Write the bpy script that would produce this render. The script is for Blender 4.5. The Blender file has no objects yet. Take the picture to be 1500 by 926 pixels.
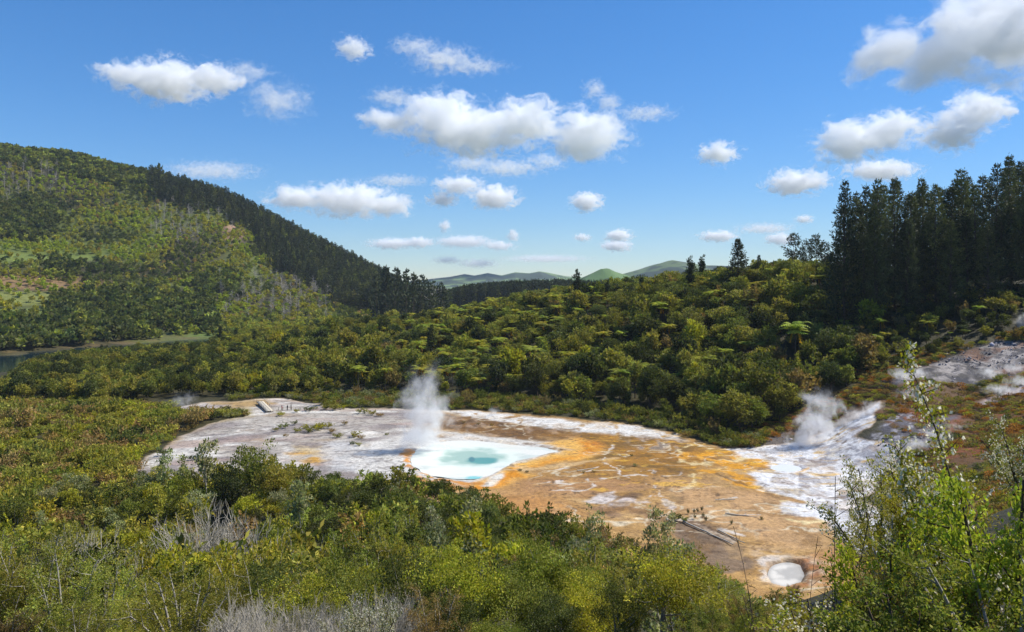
import bpy, math, random
import numpy as np
from mathutils import Vector

random.seed(7)
SC = bpy.context.scene
COL = SC.collection
# ------------------------------------------------------------------ camera constants (photo pixels, 1500 x 926)
F, CX, HY, CZ = 1050.0, 750.0, 412.0, 40.0


def lin(c):
    c = np.asarray(c, float) / 255.0
    return np.where(c <= 0.04045, c / 12.92, ((c + 0.055) / 1.055) ** 2.4)


def P(px, py, d):
    return ((px - CX) / F * d, d, CZ + (HY - py) / F * d)


def proj(x, y, z):
    y = np.maximum(y, 0.5)
    return CX + F * x / y, HY - F * (z - CZ) / y


def sstep(a, b, x):
    t = np.clip((x - a) / (b - a), 0, 1)
    return t * t * (3 - 2 * t)


# ------------------------------------------------------------------ numpy noise
def vnoise(x, y, seed):
    rs = np.random.RandomState(seed)
    g = rs.rand(256, 256)
    xi, yi = np.floor(x).astype(np.int64), np.floor(y).astype(np.int64)
    fx, fy = x - xi, y - yi
    fx, fy = fx * fx * (3 - 2 * fx), fy * fy * (3 - 2 * fy)
    a, b = g[xi & 255, yi & 255], g[(xi + 1) & 255, yi & 255]
    c, d = g[xi & 255, (yi + 1) & 255], g[(xi + 1) & 255, (yi + 1) & 255]
    return (a * (1 - fx) + b * fx) * (1 - fy) + (c * (1 - fx) + d * fx) * fy


def fbm(x, y, scale, octv=4, seed=1):
    s, a, t = 0.0, 1.0, 0.0
    x, y = np.asarray(x, float) / scale, np.asarray(y, float) / scale
    for k in range(octv):
        s = s + a * (vnoise(x + 17.3 * k, y + 9.1 * k, seed + k) - 0.5)
        t += a
        a *= 0.5
        x, y = x * 2.03, y * 2.03
    return s / t * 2.0          # about -1..1


# ------------------------------------------------------------------ terrain height
CP = []
def cp(px, py, d): CP.append(P(px, py, d))
def cw(x, y, z): CP.append((x, y, z))

# behind and around the viewpoint
for x, y, z in [(0, 0, 38.2), (-40, -40, 40), (40, -40, 42), (-60, 0, 34), (60, 0, 40), (0, -200, 45), (-300, -200, 30), (300, -200, 50),
                (0, 8, 35), (0, 14, 32), (0, 25, 26.5), (0, 45, 18.3), (0, 70, 10.2), (0, 90, 4.8), (0, 105, .8), (0, 120, 0),
                (-15, 12, 33), (-25, 30, 24.3), (-40, 50, 15), (-45, 80, 5), (-40, 110, 1.8), (-45, 130, .3), (-55, 148, -.2),
                (-22, 100, 2.6), (-20, 125, .6), (-24, 138, 0), (-70, 60, 9), (-80, 90, 3), (-90, 120, -.3), (-100, 150, -1.2), (-130, 150, -1.6),
                (7, 10, 34.2), (12, 12, 35.6), (16, 13, 36.5), (9, 17, 32.0), (13, 22, 31.9), (18, 24, 33.2), (25, 30, 32), (30, 45, 22.5), (20, 40, 18.6),
                (45, 60, 14), (26, 65, 8.5), (24, 85, 3.2), (33, 85, 1.2), (40, 80, 4), (60, 100, 4), (56, 112, 1.5), (38, 98, 0), (44, 108, 0), (75, 110, 6.5), (70, 128, 1.2)]:
    cw(x, y, z)
# terrace, flat
for x, y in [(-80, 160), (-100, 220), (-60, 180), (-60, 235), (-30, 160), (-30, 200), (-40, 225), (0, 140), (0, 170), (0, 200), (0, 213), (-20, 220),
             (20, 110), (20, 140), (20, 170), (20, 200), (40, 120), (40, 150), (40, 180), (45, 190), (60, 130), (60, 150), (60, 170), (68, 160), (70, 145), (30, 110)]:
    cw(x, y, 0)
# left scrub flat
for px, py, d in [(0, 575, 250), (150, 592, 240), (100, 620, 200), (0, 660, 170), (180, 640, 180)]:
    x, y, z = P(px, py, d); cw(x, y, -1.6)
for x, y in [(-230, 200), (-260, 290), (-180, 300), (-120, 280), (-110, 320)]:
    cw(x, y, -2.2)
# river and its banks (water at -4)
for px, d in [(-60, 350), (0, 382), (80, 420), (150, 450), (230, 486), (310, 518)]:
    cw((px - CX) / F * d, d, -9)
for px, d in [(-60, 310), (0, 335), (80, 375), (150, 410), (230, 445), (310, 480), (345, 520)]:
    cw((px - CX) / F * d, d, -2.5)
for px, d in [(-60, 398), (0, 428), (80, 462), (150, 490), (230, 526), (310, 556)]:
    cw((px - CX) / F * d, d, -2.8)
# middle forest
for px, py, d in [(300, 0, 260), (400, 0, 265), (550, 0, 250), (480, 0, 255)]:
    cw((px - CX) / F * d, d, -.2)
for px, d, z in [(400, 330, 0), (400, 430, 1), (400, 540, 3), (550, 340, 4.5), (550, 430, 6), (550, 540, 5), (650, 230, .3), (650, 300, 3.6), (650, 390, 10), (650, 440, 15.5), (650, 520, 12), (650, 620, 6),
                 (750, 222, .3), (750, 260, 2.6), (750, 320, 12), (750, 380, 21), (750, 420, 24.5), (750, 500, 20), (750, 620, 8),
                 (900, 206, .5), (900, 240, 4.5), (900, 300, 19), (900, 350, 30), (900, 400, 30), (900, 520, 18),
                 (1000, 192, .6), (1000, 215, 3), (1000, 245, 11), (1000, 290, 27), (1000, 320, 34), (1000, 380, 33), (1000, 520, 18),
                 (1100, 180, .8), (1100, 200, 4.5), (1100, 230, 14), (1100, 270, 29), (1100, 300, 37), (1100, 360, 37), (1100, 500, 22),
                 (1200, 175, 1.4), (1200, 205, 8.5), (1200, 235, 16), (1200, 270, 31), (1200, 290, 38), (1200, 360, 42), (1200, 520, 28),
                 (1350, 225, 26), (1350, 245, 34), (1350, 290, 44), (1350, 400, 48), (1500, 215, 31), (1500, 240, 38), (1500, 300, 48), (1700, 240, 40), (1700, 180, 30), (1700, 400, 52)]:
    cw((px - CX) / F * d, d, z)
# right-hand steaming slope
for px, py, d in [(1290, 700, 146), (1330, 650, 155), (1330, 600, 175), (1310, 555, 188), (1400, 515, 201), (1500, 505, 196), (1500, 562, 172),
                  (1500, 650, 140), (1400, 580, 178), (1420, 650, 150), (1290, 592, 178), (1260, 625, 170), (1240, 600, 185)]:
    cp(px, py, d)
# hill across the river
for px, py, d in [(0, 495, 480), (100, 480, 520), (0, 432, 600), (0, 380, 690), (0, 310, 830), (0, 218, 1000), (0, 230, 1120), (-150, 180, 980), (-150, 420, 600), (-300, 170, 960), (-300, 420, 560),
                  (100, 440, 620), (100, 360, 780), (100, 290, 880), (100, 226, 1000), (100, 250, 1120),
                  (200, 488, 560), (200, 430, 670), (200, 360, 800), (200, 300, 900), (200, 252, 990), (200, 275, 1110),
                  (330, 485, 590), (330, 430, 710), (330, 350, 870), (330, 294, 990), (330, 310, 1120),
                  (450, 470, 690), (450, 415, 840), (450, 352, 1000), (450, 370, 1140), (560, 470, 700), (560, 440, 850), (560, 404, 1000), (560, 412, 1150),
                  (650, 452, 820), (650, 448, 950), (-100, 505, 430), (420, 480, 610)]:
    cp(px, py, d)
for x, y, z in [(0, 900, 2), (150, 900, 5), (400, 900, 20), (800, 900, 30), (0, 1300, 0), (-300, 1500, 60), (-800, 1500, 180), (400, 1400, 10), (900, 1500, 20), (-1300, 1000, 250), (-1300, 500, 200), (-700, 300, 0),
                (-700, 100, 0), (800, 400, 60), (900, 0, 60)]:
    cw(x, y, z)
CP = np.array(CP)
_N = len(CP)
_d = np.sqrt(((CP[:, None, :2] - CP[None, :, :2]) ** 2).sum(-1) + 4.0)
_A = np.zeros((_N + 3, _N + 3))
_A[:_N, :_N] = _d + np.eye(_N) * 0.0
_A[:_N, _N] = 1; _A[:_N, _N + 1:] = CP[:, :2]
_A[_N, :_N] = 1; _A[_N + 1:, :_N] = CP[:, :2].T
_w = np.linalg.solve(_A, np.concatenate([CP[:, 2], np.zeros(3)]))


def H(x, y):
    """ground height in metres"""
    x = np.atleast_1d(np.asarray(x, float)); y = np.atleast_1d(np.asarray(y, float))
    shp = x.shape
    xf, yf = x.ravel(), y.ravel()
    out = np.empty(len(xf))
    for i in range(0, len(xf), 60000):
        xx, yy = xf[i:i + 60000], yf[i:i + 60000]
        r = np.sqrt((xx[:, None] - CP[None, :, 0]) ** 2 + (yy[:, None] - CP[None, :, 1]) ** 2 + 4.0)
        out[i:i + 60000] = r @ _w[:_N] + _w[_N] + xx * _w[_N + 1] + yy * _w[_N + 2]
    R = np.hypot(xf, yf)
    far = sstep(1300, 1900, R)
    out = out * (1 - far) + far * 0.0
    return out.reshape(shp)


# ------------------------------------------------------------------ polygons and strokes in photo pixels (projected through the camera of the ground plan)
KY = 3.4                       # a pixel down the picture is that much more ground than a pixel across


def poly_sd(px, py, poly):
    q = np.array(poly, float) * (1, KY)
    x, y = px, py * KY
    d = np.full(x.shape, 1e18)
    inside = np.zeros(x.shape, bool)
    n = len(q)
    for i in range(n):
        a, b = q[i], q[(i + 1) % n]
        ex, ey = b - a
        wx, wy = x - a[0], y - a[1]
        t = np.clip((wx * ex + wy * ey) / (ex * ex + ey * ey + 1e-9), 0, 1)
        d = np.minimum(d, (wx - ex * t) ** 2 + (wy - ey * t) ** 2)
        c = ((a[1] <= y) & (b[1] > y)) | ((b[1] <= y) & (a[1] > y))
        with np.errstate(divide='ignore', invalid='ignore'):
            inside ^= c & (x < a[0] + (y - a[1]) / (ey if ey != 0 else 1e-9) * ex)
    d = np.sqrt(d)
    return np.where(inside, -d, d)


def line_d(px, py, pts):
    q = np.array(pts, float) * (1, KY)
    x, y = px, py * KY
    d = np.full(x.shape, 1e18)
    for a, b in zip(q[:-1], q[1:]):
        ex, ey = b - a
        wx, wy = x - a[0], y - a[1]
        t = np.clip((wx * ex + wy * ey) / (ex * ex + ey * ey + 1e-9), 0, 1)
        d = np.minimum(d, (wx - ex * t) ** 2 + (wy - ey * t) ** 2)
    return np.sqrt(d)


TERRACE = [(262, 597), (300, 590), (350, 588), (380, 584), (410, 584), (440, 588), (470, 597), (520, 600), (560, 598), (600, 600), (640, 601), (700, 601), (740, 604),
           (790, 609), (850, 614), (900, 619), (940, 626), (985, 636), (1020, 646), (1060, 657), (1100, 657), (1140, 652), (1180, 642), (1215, 628), (1250, 608),
           (1284, 588), (1294, 596), (1265, 624), (1250, 640), (1275, 646), (1312, 652), (1318, 666), (1296, 692), (1274, 708), (1268, 735), (1310, 762), (1380, 800),
           (1420, 850), (1400, 930), (1100, 930), (1000, 850), (900, 810), (760, 770), (690, 740), (600, 722), (480, 712), (380, 712), (300, 710), (215, 694),
           (205, 678), (240, 655), (290, 628), (330, 615), (372, 610), (350, 603), (310, 600)]
POOL = [(598, 670), (612, 655), (640, 646), (690, 643), (750, 650), (800, 655), (826, 660), (800, 666), (757, 674), (738, 686), (717, 697), (690, 703), (640, 699), (612, 689)]
MUDPOOL = [(1123, 836), (1128, 824), (1150, 818), (1174, 822), (1181, 836), (1174, 850), (1150, 857), (1130, 851)]
FUMPOOL = [(1126, 684), (1140, 679), (1165, 680), (1178, 686), (1160, 691), (1138, 690)]
SCREE = [(1292, 562), (1330, 545), (1375, 528), (1420, 508), (1460, 499), (1500, 500), (1560, 500), (1560, 545), (1500, 547), (1455, 553), (1420, 566), (1380, 560), (1345, 556), (1310, 566)]
# ------------------------------------------------------------------ materials
def newmat(name):
    m = bpy.data.materials.new(name)
    m.use_nodes = True
    nt = m.node_tree
    for n in list(nt.nodes):
        nt.nodes.remove(n)
    out = nt.nodes.new('ShaderNodeOutputMaterial')
    return m, nt, out


def nd(nt, t, **kw):
    n = nt.nodes.new(t)
    for k, v in kw.items():
        if k.startswith('i_'):
            n.inputs[k[2:].replace('_', ' ')].default_value = v
        elif k.startswith('n_'):
            n.inputs[int(k[2:])].default_value = v
        else:
            setattr(n, k, v)
    return n


def mat_ground():
    m, nt, out = newmat('ground_surface')
    L = nt.links.new
    at = nd(nt, 'ShaderNodeAttribute', attribute_name='Col')
    geo = nd(nt, 'ShaderNodeNewGeometry')
    n1 = nd(nt, 'ShaderNodeTexNoise', i_Scale=1.3, i_Detail=6.0, i_Roughness=.65)
    n2 = nd(nt, 'ShaderNodeTexNoise', i_Scale=.22, i_Detail=4.0, i_Roughness=.6)
    L(geo.outputs['Position'], n1.inputs['Vector']); L(geo.outputs['Position'], n2.inputs['Vector'])
    r1 = nd(nt, 'ShaderNodeMapRange', n_1=.3, n_2=.7, n_3=.66, n_4=1.24)
    r2 = nd(nt, 'ShaderNodeMapRange', n_1=.3, n_2=.7, n_3=.80, n_4=1.14)
    L(n1.outputs[0], r1.inputs[0]); L(n2.outputs[0], r2.inputs[0])
    mu = nd(nt, 'ShaderNodeMath', operation='MULTIPLY')
    L(r1.outputs[0], mu.inputs[0]); L(r2.outputs[0], mu.inputs[1])
    mx = nd(nt, 'ShaderNodeVectorMath', operation='SCALE')
    L(at.outputs['Color'], mx.inputs[0]); L(mu.outputs[0], mx.inputs['Scale'])
    n3 = nd(nt, 'ShaderNodeTexNoise', i_Scale=5.0, i_Detail=3.0, i_Roughness=.6); L(geo.outputs['Position'], n3.inputs['Vector'])
    r3 = nd(nt, 'ShaderNodeMapRange', n_1=.3, n_2=.7, n_3=.82, n_4=1.14); L(n3.outputs[0], r3.inputs[0])
    mu2 = nd(nt, 'ShaderNodeMath', operation='MULTIPLY'); L(mu.outputs[0], mu2.inputs[0]); L(r3.outputs[0], mu2.inputs[1]); L(mu2.outputs[0], mx.inputs['Scale'])
    bp = nd(nt, 'ShaderNodeBump', i_Strength=.7, i_Distance=.3)
    L(n1.outputs[0], bp.inputs['Height'])
    p = nd(nt, 'ShaderNodeBsdfPrincipled', i_Roughness=.7)
    p.inputs['Specular IOR Level'].default_value = .25
    L(mx.outputs[0], p.inputs['Base Color']); L(bp.outputs[0], p.inputs['Normal'])
    L(p.outputs[0], out.inputs[0])
    return m


def mat_water(name, rough=.06, spec=.5, attr=True, col=(.02, .05, .055), bump=.05, scale=1.2):
    m, nt, out = newmat(name)
    L = nt.links.new
    p = nd(nt, 'ShaderNodeBsdfPrincipled', i_Roughness=rough)
    p.inputs['Specular IOR Level'].default_value = spec
    if attr:
        at = nd(nt, 'ShaderNodeAttribute', attribute_name='Col')
        L(at.outputs['Color'], p.inputs['Base Color'])
    else:
        p.inputs['Base Color'].default_value = (*col, 1)
    geo = nd(nt, 'ShaderNodeNewGeometry')
    n1 = nd(nt, 'ShaderNodeTexNoise', i_Scale=scale, i_Detail=3.0)
    L(geo.outputs['Position'], n1.inputs['Vector'])
    bp = nd(nt, 'ShaderNodeBump', i_Strength=bump, i_Distance=.3)
    L(n1.outputs[0], bp.inputs['Height']); L(bp.outputs[0], p.inputs['Normal'])
    L(p.outputs[0], out.inputs[0])
    return m


def mat_leaf(name, rough=.7, trans=.35, spec=.1):
    """leaf colour = the leaf's own attribute x the plant's own colour"""
    m, nt, out = newmat(name)
    L = nt.links.new
    at = nd(nt, 'ShaderNodeAttribute', attribute_name='Col')
    oi = nd(nt, 'ShaderNodeObjectInfo')
    mu = nd(nt, 'ShaderNodeVectorMath', operation='MULTIPLY')
    L(at.outputs['Color'], mu.inputs[0]); L(oi.outputs['Color'], mu.inputs[1])
    p = nd(nt, 'ShaderNodeBsdfPrincipled', i_Roughness=rough)
    p.inputs['Specular IOR Level'].default_value = spec
    L(mu.outputs[0], p.inputs['Base Color'])
    t = nd(nt, 'ShaderNodeBsdfTranslucent')
    ts = nd(nt, 'ShaderNodeVectorMath', operation='MULTIPLY'); ts.inputs[1].default_value = (1.25, 1.35, .7)
    L(mu.outputs[0], ts.inputs[0]); L(ts.outputs[0], t.inputs['Color'])
    mx = nd(nt, 'ShaderNodeMixShader'); mx.inputs[0].default_value = trans
    L(p.outputs[0], mx.inputs[1]); L(t.outputs[0], mx.inputs[2])
    L(mx.outputs[0], out.inputs[0])
    return m


def mat_plain(name, col, rough=.85, var=.35, scale=6.0, spec=.2):
    m, nt, out = newmat(name)
    L = nt.links.new
    tc = nd(nt, 'ShaderNodeTexCoord')
    n = nd(nt, 'ShaderNodeTexNoise', i_Scale=scale, i_Detail=5.0, i_Roughness=.65)
    L(tc.outputs['Object'], n.inputs['Vector'])
    r = nd(nt, 'ShaderNodeMapRange', n_1=.3, n_2=.7, n_3=1 - var, n_4=1 + var)
    L(n.outputs[0], r.inputs[0])
    v = nd(nt, 'ShaderNodeVectorMath', operation='SCALE'); v.inputs[0].default_value = col[:3]
    L(r.outputs[0], v.inputs['Scale'])
    p = nd(nt, 'ShaderNodeBsdfPrincipled', i_Roughness=rough)
    p.inputs['Specular IOR Level'].default_value = spec
    L(v.outputs[0], p.inputs['Base Color'])
    bp = nd(nt, 'ShaderNodeBump', i_Strength=.4, i_Distance=.05)
    L(n.outputs[0], bp.inputs['Height']); L(bp.outputs[0], p.inputs['Normal'])
    L(p.outputs[0], out.inputs[0])
    return m


def mat_vapour(name, ells, dens, noise_scale, noise_amp, edge=.25, aniso=.2, sq=1.0, col=(1, 1, 1), detail=4.0, bias=0.0, warp=None, fade=None):
    """density = soft union of ellipsoids eaten away by noise (object coordinates, metres)"""
    m, nt, out = newmat(name)
    L = nt.links.new
    tc = nd(nt, 'ShaderNodeTexCoord')
    src = tc.outputs['Object']
    if warp:
        oi0 = nd(nt, 'ShaderNodeObjectInfo')
        mp0 = nd(nt, 'ShaderNodeMapping'); mp0.inputs['Scale'].default_value = (warp[0],) * 3
        L(src, mp0.inputs['Vector']); L(oi0.outputs['Location'], mp0.inputs['Location'])
        n0 = nd(nt, 'ShaderNodeTexNoise', i_Scale=1.0, i_Detail=3.0, i_Roughness=.55); L(mp0.outputs[0], n0.inputs['Vector'])
        o0 = nd(nt, 'ShaderNodeVectorMath', operation='SUBTRACT'); o0.inputs[1].default_value = (.5, .5, .5); L(n0.outputs['Color'], o0.inputs[0])
        s0 = nd(nt, 'ShaderNodeVectorMath', operation='MULTIPLY'); s0.inputs[1].default_value = warp[1]; L(o0.outputs[0], s0.inputs[0])
        a0 = nd(nt, 'ShaderNodeVectorMath', operation='ADD'); L(src, a0.inputs[0]); L(s0.outputs[0], a0.inputs[1])
        src = a0.outputs[0]
    prev = None
    for (c, r) in ells:
        s = nd(nt, 'ShaderNodeVectorMath', operation='SUBTRACT'); s.inputs[1].default_value = c
        L(src, s.inputs[0])
        q = nd(nt, 'ShaderNodeVectorMath', operation='MULTIPLY'); q.inputs[1].default_value = tuple(1.0 / v for v in r)
        L(s.outputs[0], q.inputs[0])
        ln = nd(nt, 'ShaderNodeVectorMath', operation='LENGTH'); L(q.outputs[0], ln.inputs[0])
        if prev is None:
            prev = ln.outputs['Value']
        else:
            sm = nd(nt, 'ShaderNodeMath', operation='SMOOTH_MIN'); sm.inputs[2].default_value = .25
            L(prev, sm.inputs[0]); L(ln.outputs['Value'], sm.inputs[1])
            prev = sm.outputs[0]
    mp = nd(nt, 'ShaderNodeMapping'); mp.inputs['Scale'].default_value = (noise_scale, noise_scale, noise_scale * sq)
    oi = nd(nt, 'ShaderNodeObjectInfo')
    L(src, mp.inputs['Vector']); L(oi.outputs['Location'], mp.inputs['Location'])
    n = nd(nt, 'ShaderNodeTexNoise', i_Scale=1.0, i_Detail=detail, i_Roughness=.62)
    L(mp.outputs[0], n.inputs['Vector'])
    k = nd(nt, 'ShaderNodeMath', operation='MULTIPLY_ADD'); k.inputs[1].default_value = noise_amp; k.inputs[2].default_value = -noise_amp * .5 - bias
    L(n.outputs[0], k.inputs[0])
    f = nd(nt, 'ShaderNodeMath', operation='SUBTRACT')       # field = noise - len  -> + 1
    L(k.outputs[0], f.inputs[0]); L(prev, f.inputs[1])
    g = nd(nt, 'ShaderNodeMapRange', n_1=-1.0 + .0, n_2=-1.0 + edge, n_3=0.0, n_4=dens)
    g.interpolation_type = 'SMOOTHSTEP'
    L(f.outputs[0], g.inputs[0])
    if fade:
        sx = nd(nt, 'ShaderNodeSeparateXYZ'); L(tc.outputs['Object'], sx.inputs[0])
        fr = nd(nt, 'ShaderNodeMapRange', n_1=fade[0], n_2=fade[1], n_3=1.0, n_4=fade[2]); L(sx.outputs[2], fr.inputs[0])
        fm = nd(nt, 'ShaderNodeMath', operation='MULTIPLY'); L(g.outputs[0], fm.inputs[0]); L(fr.outputs[0], fm.inputs[1])
        g = fm
    v = nd(nt, 'ShaderNodeVolumePrincipled')
    v.inputs['Color'].default_value = (*col, 1)
    v.inputs['Anisotropy'].default_value = aniso
    L(g.outputs[0], v.inputs['Density'])
    L(v.outputs[0], out.inputs['Volume'])
    return m


# ------------------------------------------------------------------ objects
def link(o):
    COL.objects.link(o)
    return o


def tag(o, label=None, cat=None, group=None, kind=None):
    if label: o['label'] = label
    if cat: o['category'] = cat
    if group: o['group'] = group
    if kind: o['kind'] = kind
    return o


def npmesh(name, verts, faces, mats=(), col=None, fmat=None, smooth=False):
    """mesh from arrays; faces (n,3) or (n,4), or a list of such arrays"""
    me = bpy.data.meshes.new(name)
    if not isinstance(faces, (list, tuple)):
        faces = [faces]
    faces = [f for f in faces if len(f)]
    verts = np.asarray(verts, np.float32)
    me.vertices.add(len(verts)); me.vertices.foreach_set('co', verts.ravel())
    loops = np.concatenate([f.ravel() for f in faces]).astype(np.int32)
    tot = np.concatenate([np.full(len(f), f.shape[1], np.int32) for f in faces])
    start = np.concatenate([[0], np.cumsum(tot)[:-1]]).astype(np.int32)
    me.loops.add(len(loops)); me.loops.foreach_set('vertex_index', loops)
    me.polygons.add(len(tot)); me.polygons.foreach_set('loop_start', start); me.polygons.foreach_set('loop_total', tot)
    if fmat is not None:
        me.polygons.foreach_set('material_index', np.asarray(fmat, np.int32))
    if smooth:
        me.polygons.foreach_set('use_smooth', np.ones(len(tot), bool))
    me.update(calc_edges=True)
    for m in mats:
        me.materials.append(m)
    if col is not None:
        a = me.attributes.new('Col', 'FLOAT_COLOR', 'POINT')
        c = np.ones((len(verts), 4), np.float32); c[:, :3] = col
        a.data.foreach_set('color', c.ravel())
    return me


def mobj(name, me, parent=None):
    o = bpy.data.objects.new(name, me)
    link(o)
    if parent is not None:
        o.parent = parent
    return o
# ------------------------------------------------------------------ ground sheet, painted with its own mineral and soil colours
def graded(lo, a, b, hi, fine, grow=1.16, cap=400):
    v = list(np.arange(a, b + 1e-6, fine))
    s, x = fine, a
    left = []
    while x > lo:
        s = min(s * grow, cap); x -= s; left.append(x)
    s, x = fine, b
    right = []
    while x < hi:
        s = min(s * grow, cap); x += s; right.append(x)
    return np.array(left[::-1] + v + right)


gx = graded(-9000, -118, 140, 9000, .34, 1.045)
gy = np.concatenate([graded(-300, 4, 84, 84, 1.0, 1.3)[:-1], graded(84, 84, 242, 16000, .34, 1.028)])
GX, GY = np.meshgrid(gx, gy)
GZ = H(GX, GY)
PX0, PY0 = proj(GX, GY, GZ)
# warped picture coordinates: the outlines below get ragged, natural edges
w1 = fbm(GX, GY, 7.0, 5, 11); w2 = fbm(GX, GY, 7.0, 5, 31)
w3 = fbm(GX, GY, 1.6, 3, 51)
PXw, PYw = proj(GX + 2.2 * w1 + .5 * w3, GY + 3.4 * w2 + .6 * w3, GZ)
front = GY > 60
terr = np.where(front, poly_sd(PXw, PYw, TERRACE), 1e3)
pool = np.where(front, poly_sd(PXw * .5 + PX0 * .5, PYw * .5 + PY0 * .5, POOL), 1e3)
mud = np.where(front, poly_sd(PX0, PY0, MUDPOOL), 1e3)
fum = np.where(front, poly_sd(PX0, PY0, FUMPOOL), 1e3)
# relief
rough = fbm(GX, GY, 14.0, 4, 3)
amp = np.where(terr < 0, .10, np.clip(.25 + terr * .01, .25, 1.2)) * np.where(GY > 300, 2.2, 1.0)
GZ = GZ + rough * amp
terr_in = sstep(0, -40, terr)
GZ += terr_in * .10 * fbm(GX, GY, 2.2, 3, 77)
GZ -= .55 * sstep(3, -14, pool) + 1.0 * sstep(6, -8, mud) + .4 * sstep(3, -8, fum)

bank = np.where((GY > 250) & (GY < 620) & (GX < -100), np.abs(GZ + 3.2), 9)
C = np.empty(GX.shape + (3,))
C[:] = lin((62, 58, 34))                           # dark soil and litter under the bush
nA = fbm(GX, GY, 30, 4, 5); nB = fbm(GX, GY, 5, 4, 6); nC = fbm(GX, GY * .5, 2.2, 4, 8); nF = fbm(GX, GY, 1.4, 3, 12); nS = fbm(GX * .35 + nA * 4, GY * .9, 3.0, 5, 9)


def lay(mask, col, op=1.0):
    a = (np.clip(mask, 0, 1) * op)[..., None]
    C[:] = C * (1 - a) + (lin(col) if not isinstance(col, np.ndarray) else col) * a


ONLY = [1.0]


def area(poly, col, soft=14, op=1.0, nm=None, warp=True):
    sd = poly_sd(PXw if warp else PX0, PYw if warp else PY0, poly)
    m = sstep(soft, -soft, sd) * front * ONLY[0]
    if nm is not None:
        m = m * nm
    lay(m, col, op)


def stroke(pts, col, w=4, op=1.0, rag=1.0, warp=.5):
    d = line_d(PXw * warp + PX0 * (1 - warp), PYw * warp + PY0 * (1 - warp), pts)
    lay(sstep(w * 1.35, w * .35, d + rag * w * (.9 * nB + .7 * nF)) * front * ONLY[0], col, op)
    return d


# the hill across the river: grass, bare soil and bush floor
hill = (GY > 380) & (GX < 60)
lay(sstep(.0, .3, fbm(GX, GY, 60, 4, 15)) * (GY > 360), (84, 92, 38), .9)
for poly, col, op in [([(-80, 368), (40, 370), (160, 374), (165, 381), (60, 384), (-80, 386)], (104, 116, 52), 1), ([(-80, 424), (60, 428), (130, 432), (140, 441), (60, 447), (-80, 452)], (114, 118, 60), 1),
                      ([(-80, 400), (70, 404), (150, 412), (150, 424), (60, 424), (-80, 420)], (140, 112, 78), .8), ([(-80, 452), (70, 452), (60, 474), (-80, 486)], (104, 116, 52), .9),
                      ([(-80, 350), (90, 352), (210, 362), (190, 372), (-80, 368)], (98, 110, 46), .8), ([(335, 330), (352, 332), (350, 352), (338, 350)], (190, 150, 125), .9),
                      ([(170, 496), (250, 491), (320, 489), (320, 495), (250, 498), (180, 501)], (100, 94, 54), .5),
                      ([(275, 489), (315, 487), (318, 494), (280, 497)], (96, 112, 50), 1)]:
    sd = poly_sd(PXw, PYw, poly); lay(sstep(10, -10, sd) * (GY > 380), col, op)
lay(sstep(.5, .1, bank), (104, 88, 58), .8)
# orange-brown heath on the steaming slope
HEATH = [(1040, 656), (1100, 630), (1180, 600), (1240, 575), (1290, 556), (1400, 520), (1560, 495), (1640, 840), (1350, 745), (1290, 700), (1320, 660), (1290, 600), (1200, 640), (1120, 660)]
area(HEATH, (96, 66, 34), 16)
area(HEATH, (132, 70, 34), 16, .75, sstep(.1, .35, fbm(GX, GY, 9, 4, 18)))
area(HEATH, (70, 66, 34), 16, .8, sstep(.05, .3, fbm(GX, GY, 11, 4, 19)))
area([(1130, 640), (1180, 615), (1200, 600), (1215, 625), (1150, 655), (1080, 660), (1030, 652), (1080, 648)], (92, 84, 80), 8, .9, sstep(-.35, .15, nC))
area([(1270, 640), (1300, 610), (1340, 605), (1350, 640), (1330, 665), (1290, 655)], (84, 82, 88), 10, .95, sstep(-.5, -.05, nC))
area([(1270, 640), (1300, 610), (1340, 605), (1350, 640), (1330, 665), (1290, 655)], (170, 166, 170), 10, .7, sstep(.12, .4, nF))
area([(1300, 655), (1335, 642), (1375, 615), (1400, 608), (1395, 620), (1350, 655), (1310, 690)], (96, 92, 98), 8, .95, sstep(-.5, -.1, nC))
scn = sstep(-.25, .3, nC)
area(SCREE, (84, 79, 76), 12)
area(SCREE, (158, 150, 144), 12, .9, scn)
area(SCREE, (64, 62, 68), 12, .8, sstep(.0, .35, nF))
area(SCREE, (120, 82, 56), 12, .7, sstep(.2, .45, fbm(GX, GY, 7, 4, 97)))
area([(1440, 590), (1470, 572), (1540, 555), (1540, 566), (1480, 584), (1450, 596)], (196, 178, 170), 6, .8)
area([(1320, 572), (1345, 566), (1350, 574), (1330, 580)], (186, 170, 166), 5, .8)

# --- the sinter terrace
tm = sstep(5, -5, terr)
ONLY[0] = tm
lay(tm, (194, 152, 92))
lay(tm * sstep(-.1, .5, nS), (172, 126, 62), .55)
lay(tm * sstep(.0, .55, fbm(GX * .4, GY, 4, 4, 41)), (214, 178, 132), .5)
lay(tm * sstep(.2, .5, fbm(GX * .6 + nA * 3, GY, 6, 5, 47)), (150, 112, 70), .5)
LEFT = [(190, 720), (190, 560), (600, 560), (640, 601), (640, 618), (610, 632), (570, 645), (560, 665), (600, 690), (600, 740), (480, 760)]
area(LEFT, (196, 186, 172), 20)
area(LEFT, (178, 150, 118), 20, .5, sstep(.1, .4, fbm(GX * .7 + 2 * nA, GY, 9, 5, 53)))
area(LEFT, (204, 194, 180), 20, .6, sstep(.0, .3, fbm(GX * .7, GY, 12, 4, 54)))
area(LEFT, (152, 140, 136), 20, .75, sstep(-.05, .35, fbm(GX * .5 + 3 * nA, GY, 6, 5, 48)))
area(LEFT, (238, 232, 220), 20, .9, sstep(.0, .35, fbm(GX * .55 + 3 * nA, GY * .9 + 2 * nA, 5.5, 6, 43)))
area(LEFT, (196, 164, 146), 20, .5, sstep(.1, .45, fbm(GX * .4, GY, 8, 4, 44)))
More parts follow.
